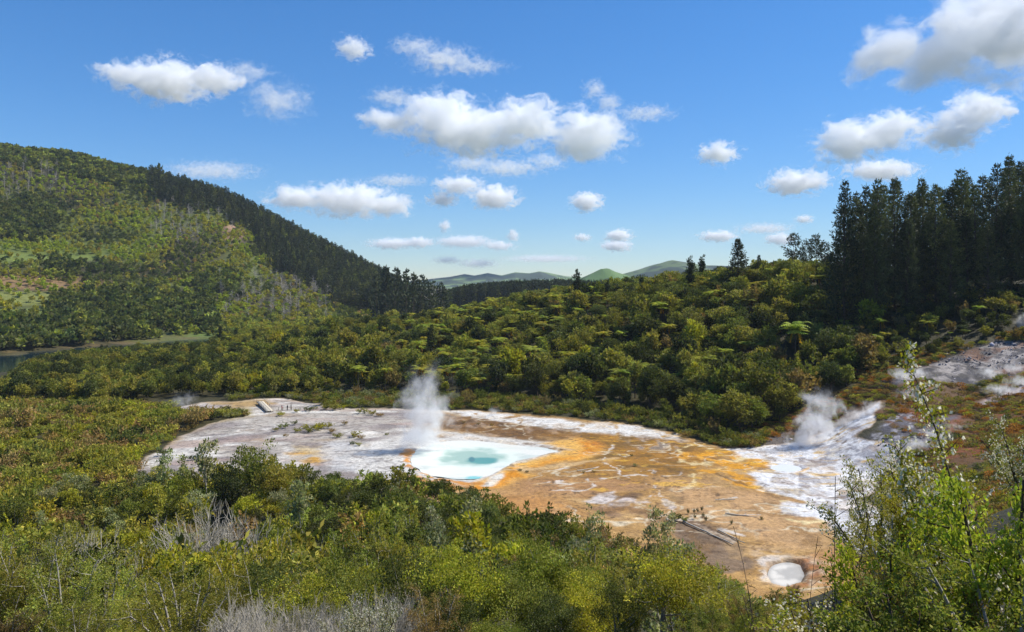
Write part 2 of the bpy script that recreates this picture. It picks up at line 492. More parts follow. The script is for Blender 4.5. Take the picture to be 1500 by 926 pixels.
area([(300, 640), (420, 625), (560, 622), (600, 640), (560, 660), (470, 655), (360, 665)], (150, 136, 130), 24, .55, sstep(-.2, .3, nB))
area([(262, 606), (300, 596), (365, 598), (370, 610), (330, 616), (285, 626)], (166, 146, 78), 10, .9)
area([(300, 588), (350, 586), (392, 584), (400, 592), (360, 597), (320, 598)], (196, 158, 92), 8, .8)
area([(255, 594), (300, 590), (340, 594), (300, 602), (260, 602)], (198, 186, 176), 6, .9)
area([(420, 662), (450, 658), (480, 660), (500, 668), (490, 676), (460, 680), (436, 672)], (214, 160, 64), 9, .95, sstep(-.4, .1, nB))
area([(425, 655), (470, 652), (520, 662), (510, 672), (470, 668)], (222, 190, 130), 9, .6)
area([(470, 650), (560, 648), (610, 655), (610, 690), (560, 700), (480, 690)], (214, 212, 208), 16, .8, sstep(-.5, .0, nC))
area([(500, 674), (520, 660), (560, 642), (600, 632), (650, 631), (700, 635), (760, 642), (830, 650), (848, 660), (820, 668), (770, 680), (742, 700), (700, 712), (600, 706), (520, 694)], (228, 223, 213), 16, .95, sstep(-.75, -.1, nB))
area([(590, 690), (640, 704), (690, 712), (700, 720), (640, 712), (585, 700)], (222, 150, 50), 7, .9, sstep(-.5, 0, nB))
BROWN = [(640, 608), (700, 609), (760, 619), (870, 628), (960, 636), (1000, 646), (960, 655), (860, 650), (800, 646), (740, 641), (680, 634), (640, 624)]
area(BROWN, (134, 96, 48), 12)
area(BROWN, (186, 160, 136), 12, .7, sstep(.05, .4, nC))
area(BROWN, (92, 70, 44), 12, .7, sstep(.05, .4, fbm(GX, GY, 3, 4, 61)))
GOLD = [(800, 636), (900, 634), (1000, 646), (1060, 660), (1030, 690), (960, 702), (880, 694), (830, 692), (840, 668), (890, 655), (850, 642)]
area(GOLD, (170, 120, 36), 24, .95)
area([(740, 690), (860, 688), (960, 700), (1000, 712), (900, 716), (760, 712)], (176, 130, 64), 20, .8)
area(GOLD, (200, 148, 58), 24, .7, sstep(.0, .4, nS))
area(GOLD, (120, 90, 36), 20, .8, sstep(.05, .4, nB))
area(GOLD, (158, 108, 30), 20, .7, sstep(.0, .3, fbm(GX * .6 + 2 * nB, GY, 10, 4, 66)))
area([(640, 600), (700, 602), (790, 611), (850, 617), (920, 624), (985, 637), (1000, 646), (960, 643), (900, 637), (840, 631), (780, 625), (730, 618), (690, 611)], (240, 236, 228), 8, 1, sstep(-.62, -.2, nC))
area([(920, 640), (990, 636), (1010, 650), (990, 660), (930, 658)], (196, 176, 158), 10, .8, sstep(-.3, .2, nC))
area([(925, 648), (975, 645), (990, 655), (940, 660)], (110, 98, 88), 8, .7, sstep(.0, .3, nC))
# orange fringe of the big pool
area([(796, 650), (850, 640), (888, 655), (862, 668), (800, 679), (766, 688), (776, 700), (748, 713), (702, 718), (686, 709), (726, 697), (742, 681), (800, 668), (838, 660)], (242, 186, 92), 10)
area([(840, 645), (868, 646), (884, 656), (858, 666), (815, 676), (770, 684), (800, 674), (845, 664), (856, 655)], (230, 152, 30), 10, 1, sstep(-.5, -.1, nB))
area([(845, 641), (880, 646), (890, 655), (868, 665), (850, 660), (858, 650)], (218, 136, 24), 8, .9, sstep(-.3, .1, nF))
area([(750, 684), (762, 692), (772, 700), (745, 712), (700, 717), (690, 711), (730, 704), (742, 693)], (232, 152, 26), 9, 1, sstep(-.7, -.2, nB))
area([(716, 700), (736, 694), (742, 700), (728, 710), (708, 711)], (240, 234, 220), 5)
stroke([(600, 662), (596, 672), (612, 690), (640, 701), (690, 708), (712, 706)], (224, 148, 52), 9, .95, 1.8)
stroke([(760, 688), (830, 680), (900, 670)], (226, 190, 140), 8, .7)
# tan flat: pools of warm orange at the near edge, cream flow lines from the white vent
area([(700, 735), (740, 722), (800, 730), (830, 750), (800, 800), (720, 770)], (204, 134, 62), 14, .7)
area([(690, 720), (760, 712), (830, 722), (860, 750), (840, 800), (700, 760)], (198, 146, 86), 20, .7)
area([(760, 705), (900, 700), (960, 716), (860, 726), (770, 722)], (186, 140, 98), 18, .7)
area([(960, 700), (1080, 715), (1200, 745), (1220, 800), (1130, 800), (1010, 760)], (208, 166, 120), 26, .8)
for pts, w in [([(1100, 660), (1050, 657), (1010, 652), (995, 660), (1030, 672), (1080, 676)], 6), ([(1110, 672), (1060, 676), (1020, 678), (990, 674)], 7), ([(1090, 684), (1050, 688), (1018, 694), (1014, 704)], 6),
               ([(1120, 666), (1080, 664), (1040, 668)], 5), ([(1014, 704), (1000, 712), (985, 716)], 5), ([(1160, 760), (1185, 768), (1205, 762), (1190, 748), (1150, 738)], 6)]:
    stroke(pts, (246, 222, 170), w * .8, .9, 1.8, 1.0)
for pts, w in [([(1105, 668), (1060, 664), (1000, 668)], 9), ([(1110, 680), (1070, 690), (1030, 690)], 10), ([(1075, 690), (1085, 702), (1110, 712), (1140, 722)], 14), ([(1000, 664), (1060, 678), (1100, 690)], 7)]:
    stroke(pts, (232, 162, 26), w * 1.25, .95, 1.7, 1.0)
stroke([(1050, 694), (1080, 706), (1120, 716), (1160, 728)], (120, 88, 48), 3, .8)
stroke([(1110, 716), (1140, 724), (1180, 732), (1200, 746)], (236, 226, 206), 5, .8)
# white ridges and crusts on the flat
for pts, w in [([(880, 702), (905, 699), (930, 697), (950, 700)], 5), ([(792, 713), (815, 707), (835, 707)], 4), ([(820, 719), (850, 716), (865, 709), (858, 703)], 4), ([(940, 690), (955, 686), (960, 694)], 3), ([(975, 699), (1000, 696), (1003, 690)], 4),
               ([(935, 715), (950, 709), (965, 718), (975, 726), (960, 728)], 3.2), ([(1050, 733), (1075, 732)], 5), ([(850, 690), (872, 686)], 3), ([(905, 652), (890, 664), (878, 672)], 3), ([(800, 690), (825, 684)], 3),
               ([(880, 678), (900, 690), (925, 700)], 2.2), ([(1060, 752), (1110, 756)], 2.5), ([(1050, 776), (1085, 790)], 2.5)]:
    stroke(pts, (232, 222, 210), w * .62, .9, 1.9, 1.0)
area([(862, 733), (880, 722), (905, 721), (914, 730), (890, 738)], (226, 214, 204), 5)
area([(880, 742), (910, 734), (945, 724), (962, 728), (960, 738), (940, 744), (900, 746)], (220, 206, 198), 6, .95, sstep(-.5, 0, nC))
area([(905, 732), (925, 724), (950, 724), (935, 732)], (110, 84, 62), 5, .8)
area([(860, 742), (900, 742), (960, 748), (980, 760), (960, 770), (900, 760)], (150, 118, 96), 9, .7, sstep(-.3, .2, nB))
stroke([(975, 731), (990, 740), (992, 750), (980, 762), (978, 772)], (224, 212, 200), 4, .9, 1.8, 1.0)
area([(985, 722), (1000, 728), (998, 738), (984, 732)], (110, 86, 60), 5, .7)
area([(978, 764), (1010, 762), (1040, 772), (1085, 800), (1110, 830), (1060, 840), (1010, 800)], (126, 106, 90), 9, .85)
stroke([(985, 763), (1010, 762)], (220, 206, 192), 4, .9)
stroke([(1018, 768), (1045, 780), (1075, 796)], (196, 176, 156), 4, .8)
area([(1036, 722), (1046, 720), (1052, 725), (1042, 727)], (92, 76, 64), 4, .9)
area([(1170, 810), (1230, 800), (1300, 830), (1240, 860), (1190, 862)], (214, 156, 100), 12, .7)
area([(1110, 806), (1190, 806), (1200, 840), (1190, 866), (1115, 860)], (216, 190, 166), 14, .8, sstep(-.4, .2, nF))
stroke([(1172, 818), (1190, 836), (1180, 856), (1150, 862)], (176, 112, 60), 9, .8, 1.8)
stroke([(1120, 850), (1117, 832), (1128, 820), (1150, 814)], (232, 222, 210), 7, .8, 1.8)
lay(sstep(10, 0, mud) * sstep(-7, 0, mud), (120, 98, 80), .3)
# white fumarole ground
WHITE = [(1064, 658), (1100, 656), (1140, 651), (1180, 641), (1215, 627), (1250, 607), (1285, 588), (1296, 598), (1264, 626), (1252, 640), (1290, 648), (1320, 656), (1318, 668), (1298, 694), (1276, 710),
         (1268, 735), (1310, 762), (1400, 800), (1440, 860), (1330, 860), (1250, 800), (1210, 762), (1150, 752), (1150, 740), (1200, 738), (1140, 722), (1105, 708), (1096, 695), (1118, 688), (1130, 676), (1090, 672)]
area(WHITE, (244, 243, 243), 6)
area([(1130, 716), (1180, 708), (1240, 716), (1250, 735), (1190, 733)], (196, 178, 150), 10, .8, sstep(-.2, .2, nC))
area(WHITE, (150, 148, 156), 6, .75, sstep(.02, .35, nC) * (PX0 > 1170))
area(WHITE, (206, 200, 196), 6, .6, sstep(-.05, .35, fbm(GX * .6 + 2 * nA, GY, 4, 5, 49)))
area([(1230, 640), (1300, 650), (1300, 690), (1260, 700), (1225, 670)], (146, 144, 152), 14, .7, sstep(-.15, .15, nF))
stroke([(1110, 692), (1150, 694), (1185, 692)], (160, 130, 80), 3, .7)
stroke([(1150, 694), (1172, 690), (1180, 684)], (226, 170, 80), 3, .7)
# fine darker speckle of crust and lichen
mt = fbm(GX * .8 + 2 * nA, GY + 2 * nB, 3.4, 5, 92)
lay(tm * sstep(.18, .42, mt) * (PX0 > 640), (218, 178, 118), .30)
lay(tm * sstep(-.2, -.45, mt) * (PX0 > 640), (136, 98, 44), .5)
lay(tm * sstep(.25, .5, fbm(GX * .5 + 3 * nB, GY, 2.0, 4, 93)) * (PX0 > 860) * (PY0 < 720), (234, 182, 60), .6)
right = (PX0 > 690) & (PX0 < 1240)
wx, wy = GX * .7 + 5 * nA + 1.2 * nB, GY + 4 * fbm(GX, GY, 18, 3, 101)
vein = 1 - np.abs(fbm(wx, wy, 7.0, 4, 102)) * 2
lay(tm * sstep(.90, .98, vein) * right * sstep(-.2, .2, fbm(GX, GY, 15, 3, 103)), (232, 218, 192), .75)
vein2 = 1 - np.abs(fbm(wx + 40, wy, 4.0, 4, 104)) * 2
lay(tm * sstep(.92, .985, vein2) * right * sstep(-.1, .25, fbm(GX, GY, 12, 3, 105)), (104, 72, 40), .6)
lay(tm * sstep(.3, .55, fbm(GX, GY, .9, 2, 106)) * right * sstep(.0, .3, fbm(GX, GY, 10, 3, 107)), (92, 68, 46), .7)
vein3 = 1 - np.abs(fbm(GX * .5 + 3 * nA, GY, 5.0, 5, 108)) * 2
lay(tm * sstep(.86, .97, vein3) * (PX0 < 640), (122, 110, 106), .6)
lay(tm * sstep(.34, .55, fbm(GX, GY, .9, 2, 109)) * (PX0 < 640) * sstep(-.1, .3, fbm(GX, GY, 12, 3, 110)), (92, 84, 74), .6)
spk = fbm(GX, GY, 1.0, 3, 91)
lay(tm * sstep(.38, .6, spk), (120, 96, 74), .5)

C *= (1 - .28 * sstep(6, -6, terr))[..., None]
tan_ = C[..., 2] < C[..., 0] * .6
C[..., 2] *= 1 - .06 * (tan_ & (terr < 0))
tri = np.stack(np.meshgrid(np.arange(len(gx) - 1), np.arange(len(gy) - 1)), -1)
nx = len(gx)
quad = np.stack([tri[..., 1] * nx + tri[..., 0], tri[..., 1] * nx + tri[..., 0] + 1, (tri[..., 1] + 1) * nx + tri[..., 0] + 1, (tri[..., 1] + 1) * nx + tri[..., 0]], -1).reshape(-1, 4)
V = np.stack([GX.ravel(), GY.ravel(), GZ.ravel()], 1)
Cf = C.reshape(-1, 3)
tq = (terr.ravel()[quad] < 0).mean(1) >= .5
M_GROUND = mat_ground()


def submesh(name, sel):
    q = quad[sel]
    u, inv = np.unique(q, return_inverse=True)
    me = npmesh(name, V[u], inv.reshape(-1, 4), (M_GROUND,), Cf[u], smooth=True)
    return mobj(name, me)


tag(submesh('ground', ~tq), kind='structure')
tag(submesh('sinter_terrace', tq), 'flat silica terrace in white, tan and orange around the hot pools', kind='structure')


# ------------------------------------------------------------------ water
def unit_(v):
    return v / (np.linalg.norm(v, axis=1, keepdims=True) + 1e-9)


def pool_sheet(name, poly, z, colf, mat, n=60, pad=1.0):
    q = np.array([((px - CX) / F * CZ * F / (py - HY), CZ * F / (py - HY)) for px, py in poly])
    c = q.mean(0)
    # resample outline
    for _ in range(3):
        nq = np.roll(q, -1, 0); q = np.stack([q * .75 + nq * .25, q * .25 + nq * .75], 1).reshape(-1, 2)
    q = q + (.9 * fbm(q[:, 0], q[:, 1], 3.0, 3, 33) * min(1, n / 40))[:, None] * unit_(q - c)
    seg = np.concatenate([q, q[:1]]); L = np.concatenate([[0], np.cumsum(np.hypot(*(seg[1:] - seg[:-1]).T))])
    t = np.linspace(0, L[-1], 97)[:-1]
    o = np.stack([np.interp(t, L, seg[:, 0]), np.interp(t, L, seg[:, 1])], 1)
    rings = np.linspace(0, 1, n)[1:]
    vs = [np.array([c])] + [c + (o - c) * (r * pad) for r in rings]
    v = np.concatenate(vs); v = np.concatenate([v, np.full((len(v), 1), z)], 1)
    f3 = np.array([(0, 1 + k, 1 + (k + 1) % 96) for k in range(96)])
    f4 = np.array([(1 + i * 96 + k, 1 + (i + 1) * 96 + k, 1 + (i + 1) * 96 + (k + 1) % 96, 1 + i * 96 + (k + 1) % 96) for i in range(n - 2) for k in range(96)])
    rr = np.concatenate([[0], np.repeat(rings, 96)])
    me = npmesh(name, v, [f3, f4], (mat,), colf(v, rr), smooth=True)
    return mobj(name, me)


def pool_col(v, rr):
    x, y = v[:, 0], v[:, 1]
    px, py = proj(x, y, v[:, 2])
    nn = fbm(x, y, 6, 4, 21); n3 = fbm(x, y, 2.5, 3, 22)
    st = sstep(-.1, .4, fbm(x * .6, y, 4, 4, 23))[:, None]; c_w = lin((186, 194, 184))
    d1 = np.hypot((px - 688) / 60, (py - 671) / 15) + .40 * nn + .18 * n3
    c = np.empty((len(v), 3)); c[:] = lin((214, 212, 200)) * (1 - st) + c_w * st
    def mixc(m, col): 
        m = m[:, None]; c[:] = c * (1 - m) + lin(col) * m
    mixc(sstep(1.3, .9, d1), (214, 220, 206))
    mixc(sstep(1.05, .55, d1), (148, 174, 158))
    d2 = np.hypot((px - 708) / 26, (py - 675) / 6) + .25 * n3
    mixc(sstep(1.1, .5, d2), (76, 138, 130))
    d3 = np.hypot((px - 691) / 5, (py - 673) / 4)
    mixc(sstep(1.2, .6, d3), (60, 112, 114))
    d4 = np.hypot((px - 694) / 14, (py - 700) / 2.6)
    mixc(sstep(1.2, .7, d4), (120, 184, 182))
    return c


tag(pool_sheet('hot_pool_water', POOL, -.2, pool_col, mat_water('milky_pool_water', .2, .2, True, bump=.03)), 'large milky turquoise hot pool steaming on the terrace', kind='structure')
tag(pool_sheet('mud_pool_water', MUDPOOL, -.5, lambda v, r: lin((206, 200, 188)) * (1 - .35 * sstep(-.2, .4, fbm(v[:, 0], v[:, 1], 2, 4, 5))[:, None]) * (1 - .35 * sstep(.7, 1, r)[:, None]), mat_water('mud_pool_water', .35, .3, True, bump=.02), 12),
    'small round grey pool near the lower edge of the terrace', kind='structure')
tag(pool_sheet('vent_pool_water', FUMPOOL, -.15, lambda v, r: np.tile(lin((206, 210, 212)), (len(v), 1)), mat_water('vent_pool_water', .35, .3, True, bump=.02), 10),
    'small white pool at the foot of the steaming vent', kind='structure')
rv = np.array([(-500, 250, -4), (-150, 330, -4), (-120, 640, -4), (-500, 640, -4)], float)
tag(mobj('river', npmesh('river', rv, np.array([[0, 1, 2, 3]]), (mat_water('river_water', .05, .5, False, lin((22, 44, 50)), .12, .8),))), kind='structure')


# ------------------------------------------------------------------ far hills (their own sheets, well behind the valley)
def ridge_hill(name, pts, d0, depth, colf, base=-20, nx=420, ny=90, seed=1, ragged=4):
    """a hill whose skyline passes through photo points at distance d0; it falls away before and behind"""
    pts = np.array(pts, float)
    px = np.linspace(pts[0, 0], pts[-1, 0], nx)
    py = np.interp(px, pts[:, 0], pts[:, 1])
    top = CZ + (HY - py) / F * d0
    v, cc = [], []
    for j in range(ny):
        s = j / (ny - 1) * 2 - 1
        y = d0 + s * depth
        x = (px - CX) / F * d0
        prof = np.clip(1 - abs(s) ** 1.5, 0, 1)
        z = base + (top - base) * prof
        z = z + ragged * 3 * fbm(x, np.full(nx, y), d0 * .06, 4, seed) * prof * (1 - (abs(s) < .06) * .5)
        v.append(np.stack([x, np.full(nx, y), z], 1))
    v = np.concatenate(v)
    q = np.array([(j * nx + i, j * nx + i + 1, (j + 1) * nx + i + 1, (j + 1) * nx + i) for j in range(ny - 1) for i in range(nx - 1)])
    me = npmesh(name, v, q, (M_GROUND,), colf(v), smooth=True)
    return tag(mobj(name, me), kind='structure')


def c_pasture(v):
    n = fbm(v[:, 0], v[:, 1], 160, 4, 71)
    m = sstep(.0, .12, n)[:, None]
    m2 = sstep(.1, .3, fbm(v[:, 0], v[:, 1], 55, 4, 75))[:, None]
    c = lin((108, 128, 78)) * (1 - m) + lin((52, 66, 48)) * m
    return c * (1 - m2) + lin((46, 58, 42)) * m2


def c_knoll(v):
    n = fbm(v[:, 0], v[:, 1], 60, 3, 72); m = sstep(.3, .4, n)[:, None]
    return lin((92, 118, 58)) * (1 - m) + lin((50, 66, 40)) * m


def c_dark(v):
    n = fbm(v[:, 0], v[:, 1], 120, 4, 73); m = sstep(.15, .3, n)[:, None]
    return lin((50, 62, 46)) * (1 - m) + lin((92, 108, 64)) * m


ridge_hill('pasture_hills', [(560, 420), (600, 412), (640, 408), (660, 406), (680, 402), (695, 404), (715, 400), (735, 403), (755, 398), (775, 400), (790, 397), (805, 400), (815, 402), (830, 405), (860, 408), (920, 404), (960, 402), (1100, 398), (1300, 400)], 4200, 900, c_pasture, seed=4)
ridge_hill('grassy_knoll', [(790, 428), (820, 416), (850, 408), (868, 400), (880, 394), (890, 393), (900, 398), (925, 406), (960, 414), (1000, 428)], 1900, 260, c_knoll, base=15, nx=80, seed=6, ragged=.6)
ridge_hill('wooded_far_hill', [(840, 434), (880, 414), (910, 402), (940, 394), (965, 386), (985, 382), (1000, 384), (1030, 389), (1060, 390), (1120, 398), (1200, 402), (1400, 396)], 3000, 700, c_dark, seed=9)
# ------------------------------------------------------------------ light, sky, camera
SUN_AZ, SUN_EL = math.radians(74), math.radians(50)      # azimuth clockwise from the view direction (+y)
SUN_DIR = Vector((math.sin(SUN_AZ) * math.cos(SUN_EL), math.cos(SUN_AZ) * math.cos(SUN_EL), math.sin(SUN_EL)))
SOFT = .13
world = bpy.data.worlds.new('World')
SC.world = world
world.use_nodes = True
wn = world.node_tree
bg = wn.nodes.get('Background') or wn.nodes.new('ShaderNodeBackground')
sky = wn.nodes.new('ShaderNodeTexSky')
sky.sky_type = 'NISHITA'
sky.sun_disc = False
sky.sun_elevation = SUN_EL
sky.sun_rotation = SUN_AZ
sky.altitude = 1200
sky.air_density = 1.0
sky.dust_density = .05
sky.ozone_density = 5.0
hs = wn.nodes.new('ShaderNodeHueSaturation')
hs.inputs['Saturation'].default_value = 1.2
lum = wn.nodes.new('ShaderNodeVectorMath'); lum.operation = 'DOT_PRODUCT'; lum.inputs[1].default_value = (.3, .4, .3)
ka = wn.nodes.new('ShaderNodeMath'); ka.operation = 'MULTIPLY_ADD'; ka.inputs[1].default_value = SOFT; ka.inputs[2].default_value = 1.0
kd = wn.nodes.new('ShaderNodeMath'); kd.operation = 'DIVIDE'; kd.inputs[0].default_value = 1.0
tn = wn.nodes.new('ShaderNodeVectorMath'); tn.operation = 'MULTIPLY'; tn.inputs[1].default_value = (.97, 1.0, 1.04)
sv = wn.nodes.new('ShaderNodeVectorMath'); sv.operation = 'SCALE'
wn.links.new(sky.outputs[0], lum.inputs[0]); wn.links.new(lum.outputs['Value'], ka.inputs[0]); wn.links.new(ka.outputs[0], kd.inputs[1])
wn.links.new(sky.outputs[0], sv.inputs[0]); wn.links.new(kd.outputs[0], sv.inputs['Scale']); wn.links.new(sv.outputs[0], tn.inputs[0]); wn.links.new(tn.outputs[0], hs.inputs['Color'])
wn.links.new(hs.outputs[0], bg.inputs[0])
bg.inputs[1].default_value = .150
sl = bpy.data.lights.new('sun', 'SUN')
sl.energy = 4.8
sl.angle = math.radians(.53)
sl.color = (1, .955, .87)
so = link(bpy.data.objects.new('sun', sl))
so.rotation_euler = (-SUN_DIR).to_track_quat('-Z', 'Y').to_euler()
cam = bpy.data.cameras.new('camera')
cam.sensor_width = 36
cam.lens = 36 * F / 1500
cam.shift_y = -(463 - HY) / 1500
cam.clip_start = .2
cam.clip_end = 60000
co = link(bpy.data.objects.new('camera', cam))
co.location = (0, 0, CZ)
co.rotation_euler = (math.radians(90), 0, 0)
SC.camera = co
SC.view_settings.view_transform = 'Standard'
SC.view_settings.look = 'None'
SC.view_settings.exposure = .46
SC.view_settings.gamma = 1
HAZE = 5e-5
cy = SC.cycles
cy.max_bounces = 40
cy.diffuse_bounces = 3
cy.glossy_bounces = 2
cy.transmission_bounces = 3
cy.transparent_max_bounces = 8
cy.volume_bounces = 40
cy.volume_step_rate = 1.0
cy.use_denoising = True
cy.use_adaptive_sampling = True
cy.adaptive_threshold = .015
# ------------------------------------------------------------------ clouds and steam: real volumes inside lumpy hulls
def hull(name, ells, voxel, grow=1.0):
    bm = bmesh.new()
    for c, r in ells:
        g = bmesh.ops.create_icosphere(bm, subdivisions=3, radius=1)
        for v in g['verts']:
            v.co = Vector((c[0] + v.co.x * r[0] * grow, c[1] + v.co.y * r[1] * grow, c[2] + v.co.z * r[2] * grow))
    me = bpy.data.meshes.new(name); bm.to_mesh(me); bm.free()
    o = bpy.data.objects.new(name + '_tmp', me); COL.objects.link(o)
    md = o.modifiers.new('r', 'REMESH'); md.mode = 'VOXEL'; md.voxel_size = voxel
    dg = bpy.context.evaluated_depsgraph_get()
    m2 = bpy.data.meshes.new_from_object(o.evaluated_get(dg))
    bpy.data.objects.remove(o); bpy.data.meshes.remove(me)
    m2.name = name
    return m2


import bmesh
CLOUDS = [
    # photo ellipses (px, py, rx, ry), optical thickness, label
    ([(185, 110, 46, 15), (245, 118, 72, 28), (315, 117, 42, 20)], 4, 'long white cloud in the upper left, high above the wooded hill'),
    ([(365, 108, 40, 14), (405, 145, 48, 26)], 1.3, 'thin ragged cloud trailing right of the long cloud above the hill'),
    ([(519, 72, 25, 16)], 2.2, 'small lone puff near the top of the sky, left of centre'),
    ([(610, 70, 40, 13), (650, 86, 55, 18), (695, 98, 50, 10)], 1.6, 'flat streaky cloud near the top above the largest central cloud'),
    ([(575, 178, 50, 17), (645, 168, 62, 32), (690, 195, 88, 33), (765, 180, 62, 32)], 5, 'largest white cloud, in the middle of the sky'),
    ([(860, 198, 62, 34), (868, 225, 27, 14)], 4, 'rounded white cloud touching the right end of the largest central cloud'),
    ([(573, 143, 36, 13)], 1.0, 'faint thin wisp just above the left end of the largest cloud'),
    ([(870, 132, 18, 14), (893, 152, 20, 16), (945, 166, 46, 11)], 1.4, 'torn wispy cloud right of and above the largest central cloud'),
    ([(690, 240, 45, 12), (745, 246, 60, 13), (800, 237, 36, 11)], 1.3, 'thin grey white streak directly below the largest cloud'),
    ([(438, 291, 46, 18), (510, 293, 66, 24), (572, 300, 36, 18)], 4, 'wide flat based cloud low over the right shoulder of the wooded hill'),
    ([(672, 272, 36, 14), (648, 292, 24, 11)], 2.8, 'curved white cloud low below the thin grey streak'),
    ([(725, 289, 36, 17)], 4, 'compact flat bottomed puff beside the curved white cloud'),
    ([(859, 296, 25, 14)], 4, 'small lone puff low in the sky right of centre'),
    ([(580, 265, 46, 9)], 1.0, 'faint wisp above the right end of the wide low cloud'),
    ([(310, 250, 74, 13)], 1.0, 'faint flat cloud just above the ridge of the wooded hill'),
    ([(1160, 268, 40, 19), (1188, 266, 32, 13)], 5, 'bright oval cloud below the right hand clouds, left of the pines'),
    ([(1052, 225, 29, 16)], 3, 'small round puff alone between the central and right hand clouds'),
    ([(1240, 210, 50, 30), (1305, 190, 46, 28)], 5, 'thick white cloud above the pines, left of its twin'),
    ([(1390, 195, 43, 27), (1432, 162, 42, 27), (1468, 160, 25, 12)], 5, 'thick white cloud slanting up towards the right edge above the pines'),
    ([(1290, 80, 46, 36), (1370, 85, 60, 40), (1430, 50, 90, 58), (1510, 40, 95, 66)], 6, 'huge white cloud with a grey belly in the top right corner'),
    ([(1290, 250, 54, 14)], 3, 'flat cloud partly behind the tops of the pines'),
    ([(906, 345, 21, 9)], 4, 'upper of two little stacked puffs low above the green knoll'),
    ([(903, 360, 24, 8)], 4, 'lower of two little stacked puffs low above the green knoll'),
    ([(1052, 346, 29, 8)], 3.5, 'small flat cloud low above the lone young pine'),
    ([(1120, 335, 45, 8)], 1.6, 'thin streak low in the sky left of the scraggly pines'),
    ([(1142, 350, 23, 9)], 3, 'small flat puff low behind the scraggly pines'),
    ([(575, 357, 38, 8), (612, 355, 26, 8)], 2.5, 'low flat cloud just right of the hill skyline'),
    ([(680, 354, 44, 9), (730, 360, 28, 7)], 2.2, 'low flat cloud above the distant pasture hills'),
    ([(652, 331, 9, 9)], 2, 'tiny puff above the low flat clouds left of centre'),
    ([(752, 345, 9, 10)], 2, 'tiny upright puff above the distant hills in the centre'),
    ([(853, 348, 14, 6)], 2, 'tiny flat puff left of the two stacked puffs'),
    ([(1178, 321, 14, 6)], 2, 'tiny flat puff above the scraggly pines'),
    ([(655, 381, 24, 6)], 1.6, 'faint low puff just above the horizon, left of centre'),
    ([(700, 386, 36, 7)], 1.6, 'faint low bank just above the distant pasture hills'),
    ([(800, 379, 70, 6)], 1.2, 'long faint streak above the horizon in the centre'),
]
for ells, tau, label in CLOUDS:
    base = max(e[1] + e[3] for e in ells)
    d = min(700 * F / (HY - base), 16000)
    s = d / F
    c0 = np.mean([(e[0], e[1]) for e in ells], 0)
    E = [(((e[0] - c0[0]) * s, (k % 2 - .5) * .3 * e[3] * s, -(e[1] - c0[1]) * s), (e[2] * s * 1.08, (e[3] * 1.3 + e[2] * .3) * s, e[3] * s * 1.15)) for k, e in enumerate(ells)]
    R = max(e[3] for e in ells) * s
    me = hull('cloud', E, R * .16, 1.38)
    me.materials.append(mat_vapour('cloud_vapour', E, min(tau, 4.0) * .62 / R, 1.5 / R, 3.0 if tau > 1.7 else 3.6, .6 if tau > 1.7 else 1.1, .0, 1.6, detail=8.0, bias=.12, warp=(1.0 / R, (R * 1.6, R * 1.0, R * 1.2))))
    me.materials[0].cycles.volume_step_rate = .4
    o = mobj('cloud', me)
    o.location = P(c0[0], c0[1], d)
    tag(o, label, 'cloud', 'fair weather clouds')

STEAM = [
    # (px, py, rx, ry) ellipses from the vent upwards, distance, tau, label
    ([(628, 672, 22, 20), (622, 640, 28, 28), (612, 602, 24, 30), (640, 600, 24, 36), (620, 568, 26, 26), (636, 558, 20, 22)], 170, 1.1, 'tall white steam plume rising from the left side of the turquoise pool'),
    ([(1160, 676, 24, 16), (1180, 652, 22, 22), (1196, 622, 22, 26), (1206, 592, 22, 20), (1188, 582, 16, 9)], 172, 1.5, 'thick steam cloud rising from the white vent on the right'),
    ([(1236, 624, 14, 9), (1258, 608, 14, 9), (1278, 598, 14, 11)], 176, .9, 'slanting steam wisp drifting up the dark bank right of the vent'),
    ([(1345, 652, 22, 8), (1372, 636, 20, 8), (1398, 624, 20, 6)], 150, .45, 'faint steam wisp low on the dark gully of the steaming slope'),
    ([(1322, 548, 16, 9), (1345, 545, 14, 7)], 187, .5, 'faint steam at the left tip of the grey scree'),
    ([(1450, 545, 20, 7), (1485, 538, 20, 8)], 180, .5, 'steam wisp drifting across the middle of the grey scree'),
    ([(1470, 570, 26, 7), (1500, 558, 26, 9)], 168, .6, 'steam wisp below the grey scree at the right edge'),
    ([(1497, 470, 8, 14)], 205, .8, 'small steam puff in front of the dark pines at the right edge'),
    ([(540, 668, 44, 9), (588, 658, 30, 11)], 172, .35, 'low thin steam drifting over the white sinter left of the pool'),
    ([(262, 590, 16, 9), (275, 582, 14, 9)], 228, .2, 'thin steam wisp at the far left corner of the terrace'),
    ([(725, 602, 8, 7)], 214, .45, 'tiny steam wisp at the far edge of the terrace'),
    ([(1330, 580, 18, 8), (1350, 572, 14, 7)], 180, .45, 'pinkish steam wisp on the brown heath below the scree tip'),
]
